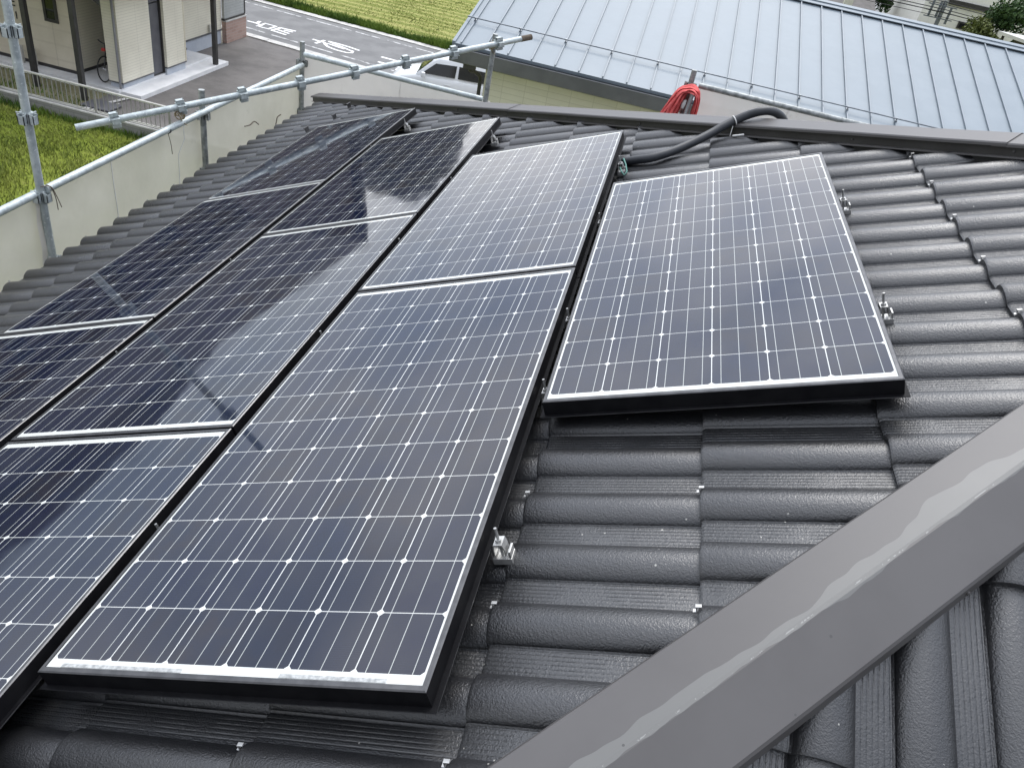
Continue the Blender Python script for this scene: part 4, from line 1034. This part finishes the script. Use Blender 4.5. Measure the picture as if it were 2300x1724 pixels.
# block wall with aluminium fence
bl = MB(); bl.box((-40, 16.43, -.25), (-8.2, 16.58, .265)); o = bl.build('block_wall', M['block'], label='low weathered block wall between the bright grass and the car park', cat='wall')
mb = MB(); mb.box((-40, 16.415, .265), (-8.2, 16.475, .30)); mb.box((-40, 16.53, .265), (-8.2, 16.60, .30)); mb.build('coping', M['concrete'], o)
fe = empty('railing_fence', loc=(-17, 16.5, .3), label='pale aluminium railing with thin upright bars on the block wall', cat='fence')
mb = MB(); mb.box((-30, 16.47, .885), (-10.42, 16.535, .925), bev=.008); mb.build('top_rail', M['fence'], fe)
mb = MB(); mb.box((-30, 16.485, .33), (-10.42, 16.52, .36)); mb.build('bottom_rail', M['fence'], fe)
mb = MB(); x = -10.46
while x > -30:
    mb.box((x - .007, 16.493, .36), (x + .007, 16.513, .886)); x -= .125
mb.build('bars', M['bars'], fe)
for k_ in range(10):
    x = -10.44 - 2.0 * k_; mb = MB(); mb.box((x - .025, 16.48, .265), (x + .025, 16.525, .887)); mb.build('fence_post', M['bars'], fe)
o = part('inspection_cover', M['darkdoor'], [((-13.55, 17.35, 0.02), (-12.75, 17.95, .06))], None, bev=.01); tag(o, 'dark grey flat cover lying behind the railing near the white slab corner', 'cover')
mb = MB(); mb.stroke([(-13.45, 16.7), (-13.02, 18.6)], .13, 0.03); mb.stroke([(-13.30, 16.75), (-12.95, 18.1)], .05, 0.028); mb.build('edging_strip', M['concrete'], kind='structure')

# ------------------------------------------------------------------ white car
def car():
    yaw = R(9.7); u = Vector((math.cos(yaw), math.sin(yaw), 0)); nside = Vector((math.sin(yaw), -math.cos(yaw), 0))
    front_mid = Vector((-6.62, 23.94, 0)) - u * .80 - nside * .72
    m = frame(u, Vector((-nside.x, -nside.y, 0)), (0, 0, 1), front_mid)      # x to the rear, y away from us
    c = empty('parked_car', mat=m, label='white boxy small car parked beside the pale tiled wall', cat='car')
    # body shell: sections along x, each (x, halfwidth_low, z_low, halfwidth_belt, z_belt, halfwidth_top, z_top)
    S = [(0.00, .55, .28, .58, .60, .50, .66), (.06, .66, .22, .68, .66, .60, .74), (.25, .71, .20, .72, .78, .64, .86), (.62, .73, .20, .735, .90, .66, .965), (.84, .735, .20, .735, .95, .66, 1.01)]
    S2 = [(.84, .735, .20, .735, .95, .69, 1.0), (2.2, .735, .20, .735, .97, .70, 1.02), (3.2, .735, .20, .735, .97, .70, 1.02), (3.36, .71, .24, .71, .95, .68, 1.0), (3.39, .66, .30, .66, .80, .62, .9)]
    def loft(S, mb):
        vs = []; 
        for x, a, za, b, zb, d_, zd in S:
            half = [(a - .06, za), (a, za + .08), (b + .012, (za + zb) / 2), (b, zb - .05), (b - .02, zb), (d_, zd), (d_ * .5, zd + .018), (0, zd + .024)]
            ring = [(y, z) for y, z in half] + [(-y, z) for y, z in reversed(half[:-1])]
            vs += [(x, y, z) for y, z in ring]
        n = 15; fs = [(i * n + j, i * n + (j + 1) % n, (i + 1) * n + (j + 1) % n, (i + 1) * n + j) for i in range(len(S) - 1) for j in range(n)]
        mb.add(vs, fs, 0, True); mb.add(vs[:n], [tuple(range(n))], 0, True); mb.add(vs[-n:], [tuple(reversed(range(n)))], 0, True)
    mb = MB(); loft(S + S2[1:], mb); body = mb.build('body', M['carwhite'], c, local=True)
    # cabin
    CB = [(.80, .99, .67), (1.32, 1.50, .615), (1.50, 1.60, .61), (2.3, 1.645, .615), (3.05, 1.625, .61), (3.20, 1.58, .60), (3.37, 1.00, .67)]
    mb = MB(); vs = []
    for x, z, hw in CB:
        zb_ = .93; top = [(-hw, z - .07), (-hw * .93, z - .02), (-hw * .75, z), (0, z + .012), (hw * .75, z), (hw * .93, z - .02), (hw, z - .07)]
        bot = .70
        if z < 1.1: top = [(y_, z) for y_, _ in top]
        vs += [(x, -bot, zb_)] + [(x, y_, z_) for y_, z_ in top] + [(x, bot, zb_)]
    n = 9; mb.add(vs, [(i * n + j, i * n + j + 1, (i + 1) * n + j + 1, (i + 1) * n + j) for i in range(len(CB) - 1) for j in range(n - 1)], 0, True)
    mb.build('cabin', M['carwhite'], c, local=True)
    def pane(pts, nm):
        mb = MB(); mb.add(pts, [tuple(range(len(pts)))]); o = mb.build(nm, M['glass'], c, local=True); so = o.modifiers.new('t', 'SOLIDIFY'); so.thickness = .01; so.offset = 0
    pane([(.83, -.60, 1.035), (.83, .60, 1.035), (1.29, .54, 1.495), (1.29, -.54, 1.495)], 'windscreen')
    pane([(3.375, -.60, 1.03), (3.375, .60, 1.03), (3.225, .54, 1.52), (3.225, -.54, 1.52)], 'rear_window')
    for sg_ in (-1, 1):
        pane([(1.02, .708 * sg_, 1.08), (2.06, .702 * sg_, 1.09), (2.09, .640 * sg_, 1.455), (1.42, .642 * sg_, 1.42)], 'side_window')
        pane([(2.16, .702 * sg_, 1.09), (3.14, .702 * sg_, 1.10), (3.06, .642 * sg_, 1.44), (2.16, .640 * sg_, 1.455)], 'side_window')
        mb = MB(); mb.box((1.00, (.76 if sg_ > 0 else -.88), .98), (1.13, (.88 if sg_ > 0 else -.76), 1.14), bev=.035); mb.tube([(1.08, .70 * sg_, 1.0), (1.08, .80 * sg_, 1.03)], .02, 6); mb.build('wing_mirror', M['carwhite'], c, local=True)
        mb = MB(); mb.box((-.005, .40 * sg_ - .13, .60), (.16, .40 * sg_ + .16, .75), bev=.03); mb.build('headlight', M['chrome'], c, local=True)
        for x in (.62, 2.95):
            mb = MB(); mb.tube([(x, sg_ * .60, .29), (x, sg_ * .735, .29)], .285, 24); wh = mb.build('wheel', M['rubber'], c, local=True)
            mb = MB(); mb.tube([(x, sg_ * .72, .29), (x, sg_ * .742, .29)], .185, 20); mb.build('rim', M['chrome'], wh, local=True)
        for x in (1.75, 2.75):
            mb = MB(); mb.box((x, sg_ * .742 - .01, .84), (x + .2, sg_ * .742 + .012, .87), bev=.006); mb.build('door_handle', M['carwhite'], c, local=True)
car()

# ------------------------------------------------------------------ far houses, pole and wires beyond the blue roof
CX, CY, CZ = 0.809, -0.73, 7.914
fh = empty('panel_house', loc=(24, 66, 0), label='off white panel clad building behind the utility pole at upper right', cat='building')
part('wall', M['offwhite'], [((16.85, 62, 0), (40, 74, 9.5))], fh)
part('floor_band', M['dark'], [((18.3, 61.8, 3.25), (40.2, 61.99, 3.55)), ((16.8, 61.9, 3.5), (18.3, 61.99, 3.9))], fh)
for x0, x1, z0_, z1_ in ((19.45, 20.70, 1.95, 2.40), (21.0, 21.7, 2.75, 3.15), (24.2, 25.6, 1.9, 2.6), (22.6, 23.0, 5.6, 6.8), (19.8, 20.9, 5.5, 6.7)):
    f_ = part('window', M['dark'], [((x0, 61.93, z0_), (x1, 61.99, z1_))], fh); part('pane', M['glass'], [((x0 + .12, 61.90, z0_ + .08), (x1 - .05, 61.925, z1_ - .1))], f_)
part('base_wall', M['concrete'], [((16.83, 61.97, 0), (40.1, 61.985, 1.4))], fh)
up = empty('utility_pole', loc=(16.8, 57, 0), label='dark utility pole with three upright arms and level wires', cat='utility pole')
mb = MB(); mb.tube([(16.78, 57, 0), (16.75, 57, 3.75)], .13, 10); mb.build('pole', M['bar'], up)
for x, a, b in ((16.05, 2.75, 3.72), (16.5, 2.76, 3.72), (17.2, 2.50, 3.42)):
    mb = MB(); mb.box((x - .06, 56.84, a), (x + .06, 56.96, b)); mb.build('arm', M['bar'], up)
mb = MB()
for z in (2.75, 3.1, 3.45): mb.box((15.75, 56.80, z - .03), (17.5, 56.84, z + .03))
mb.build('cross_arm', M['bar'], up)
wires = []
for i, (z, y, r_) in enumerate(((3.12, 56.8, .030), (3.30, 56.6, .026), (3.55, 56.9, .022), (2.86, 56.8, .018), (3.72, 56.5, .02))):
    mb = MB(); mb.tube([(5.5 - i, y, z + .25), (11, y, z - .02), (16.8, y, z), (24, y, z - .22), (34, y, z + .1), (46, y, z)], r_, 6)
    wires.append(mb.build('wire', M['black']))
WL = ['overhead wire crossing the utility pole lowest but one', 'overhead wire just above the middle of the utility pole', 'overhead wire near the top of the utility pole', 'lowest and thinnest overhead wire at the utility pole', 'topmost overhead wire passing the utility pole']
for o, lb in zip(wires, WL): tag(o, lb, 'wire', 'overhead wires at the utility pole')
mb = MB(); a = Vector((15.2, 65.3)); b = Vector((18.6, 59.6)); n2 = Vector((-(b - a).y, (b - a).x)).normalized() * .1
mb.prism([tuple(a), tuple(b), tuple(b + n2), tuple(a + n2)], 0, 1.3); tag(mb.build('boundary_wall', M['dark']), 'dark brown boundary wall in front of the off white building', 'wall')
sheet('street', [(3, 52), (16.5, 52), (24, 90), (2, 90)], 0.004, M['asphalt'])
mb = MB(); mb.box((8.65, 44, 0), (9.05, 44.3, 4.4)); tag(mb.build('gate_pillar', M['concrete']), 'pale beige pillar just behind the ridge of the blue roof', 'pillar')
lh = empty('low_house', loc=(9, 62, 0), label='low grey house with dark roof beyond the blue roof ridge', cat='house')
part('wall', M['greysiding'], [((7.0, 58, 0), (12.6, 64, 2.2))], lh)
mb = MB(); mb.add([(6.4, 57.4, 2.2), (13.1, 57.4, 2.2), (13.1, 64.6, 2.2), (6.4, 64.6, 2.2), (6.4, 61, 3.3), (13.1, 61, 3.3)], [(0, 1, 5, 4), (2, 3, 4, 5), (1, 2, 5), (3, 0, 4), (0, 3, 2, 1)]); mb.build('roof', M['slate'], lh)
part('window', M['glass'], [((8.2, 57.96, .8), (9.6, 57.99, 1.9))], lh); part('window', M['glass'], [((10.4, 57.96, .8), (11.8, 57.99, 1.9))], lh)
sgn = MB(); sgn.box((16.0, 63.0, .2), (16.3, 63.06, 1.2)); sgn.box((16.35, 63.0, .9), (16.55, 63.06, 1.15)); tag(sgn.build('yellow_marker', M['yellow']), 'small yellow marker standing in the street beyond the blue roof', 'marker')
gr = empty('flat_roof_shed', loc=(20, 47, 0), label='shed with a pale grey roof corner at the right photo edge', cat='shed')
mb = MB(); mb.prism([(16.1, 44.2), (18.4, 39.8), (27, 41.5), (25, 47.0)], 3.80, 3.94); mb.build('roof', M['palegrey'], gr)
mb = MB(); mb.prism([(16.75, 43.6), (18.7, 40.4), (26.6, 41.8), (24.8, 46.6)], 0, 3.795); mb.build('wall', M['dark'], gr)

# trees and shrubs, each a trunk with limbs and a crown of many leaf faces
def tree(name, base, h, rad, nleaf, leafsize, mat, label, seed, group=None, zlow=.25, squash=1.0, cat='tree'):
    rn = random.Random(seed); b = Vector(base)
    t = empty(name, loc=b, label=label, cat=cat, group=group)
    mb = MB(); tops = []
    mb.tube([b, b + Vector((rn.uniform(-.1, .1), rn.uniform(-.1, .1), h * .4)), b + Vector((rn.uniform(-.2, .2), rn.uniform(-.2, .2), h * .8))], .1, 7, radii=[h * .035, h * .025, h * .008])
    cl = []
    for k_ in range(16):
        a = rn.uniform(0, 2 * math.pi); z = h * rn.uniform(zlow, .92); rr = rad * (1 - abs(z / h - .45) * .9) * rn.uniform(.35, 1.0)
        p = b + Vector((math.cos(a) * rr, math.sin(a) * rr, z)); cl.append((p, rad * rn.uniform(.22, .48)))
        mb.tube([b + Vector((0, 0, max(.05, z - rr * .7))), (b + Vector((0, 0, z)) + p) / 2, p], .03, 5, radii=[h * .012, h * .008, h * .003])
    cl.append((b + Vector((0, 0, h * .93)), rad * .3))
    mb.build('trunk', M['bark'], t)
    mb = MB()
    for k_ in range(nleaf):
        c, r_ = cl[rn.randrange(len(cl))]
        d = Vector((rn.gauss(0, 1), rn.gauss(0, 1), rn.gauss(0, 1) * squash)).normalized() * r_ * rn.random() ** .45
        p = c + d; n_ = Vector((rn.gauss(0, 1), rn.gauss(0, 1), rn.gauss(.5, 1))).normalized(); q = n_.orthogonal().normalized(); w_ = n_.cross(q)
        s_ = leafsize * rn.uniform(.5, 1.3)
        mb.add([p - q * s_, p - w_ * s_ * .5, p + q * s_, p + w_ * s_ * .5], [(0, 1, 2, 3)])
    mb.build('crown', mat, t, recalc=False)
tree('tree', (18.7, 50.6, 0), 4.9, 1.75, 8500, .12, M['leaf'], 'dark green tree before the off white building at the right photo edge', 3, zlow=.35)
tree('shrub', (16.9, 49.3, 0), 3.75, 1.5, 5200, .11, M['leaf2'], 'olive green bush left of the dark tree near the photo edge', 5, zlow=.45, cat='shrub')
tree('tree', (14.8, 68.5, 0), 4.4, 1.6, 3000, .15, M['leaf'], 'dark green tree at the photo top left of the utility pole', 8)
tree('tree', (12.4, 71.5, 0), 4.2, 1.7, 2600, .15, M['leaf'], 'dark tree behind the low grey house roof', 11)

# ------------------------------------------------------------------ grass blades
def blades(name, n, region, hmin, hmax, wid, mat, seed, zb=-.004):
    rn = random.Random(seed); mb = MB(); vs = []; fs = []
    for k_ in range(n):
        x, y = region(rn)
        cl = pnoise((x * .9, y * .9, 3.3)) ; 
        if rn.random() > .62 + cl * .8: continue
        h = rn.uniform(hmin, hmax) * (1 + .6 * pnoise((x * .35, y * .35, 0))); a = rn.uniform(0, 2 * math.pi); w_ = wid * rn.uniform(.6, 1.4)
        dx, dy = math.cos(a) * w_, math.sin(a) * w_; lx, ly = rn.gauss(0, .35) * h, rn.gauss(0, .35) * h
        b = len(vs); vs += [(x - dx, y - dy, zb), (x + dx, y + dy, zb), (x + lx + dx * .3, y + ly + dy * .3, zb + h)]; fs.append((b, b + 1, b + 2))
    mb.v = vs; mb.f = fs; mb.m = [0] * len(fs); mb.sm = [False] * len(fs)
    return mb.build(name, mat, recalc=False, kind='stuff')
blades('grass', 60000, lambda r_: (r_.uniform(-17.5, -6.5), 9.5 + 6.9 * r_.random()), .04, .125, .012, M['blade'], 21)
def hedge(r_):
    x = r_.uniform(-19, -2); return x, 32.25 + FK * (x + 12) + abs(r_.gauss(0, .38))
blades('weeds', 24000, hedge, .08, .30, .022, M['weedblade'], 22, .0)
blades('grass', 30000, lambda r_: (lambda x, u: (x, 32.6 + FK * (x + 12) + u * 10))(r_.uniform(-19, 0), r_.random()), .015, .05, .02, M['blade'], 23, .0)
blades('weeds', 2600, lambda r_: (r_.uniform(-17.5, -13.4), 16.65 + abs(r_.gauss(0, .6))), .04, .16, .012, M['weedblade'], 24, 0.0)
blades('weeds', 2500, lambda r_: (r_.uniform(-17.5, -8.5), 16.40 - abs(r_.gauss(0, .12))), .06, .30, .014, M['weedblade'], 25, -.01)
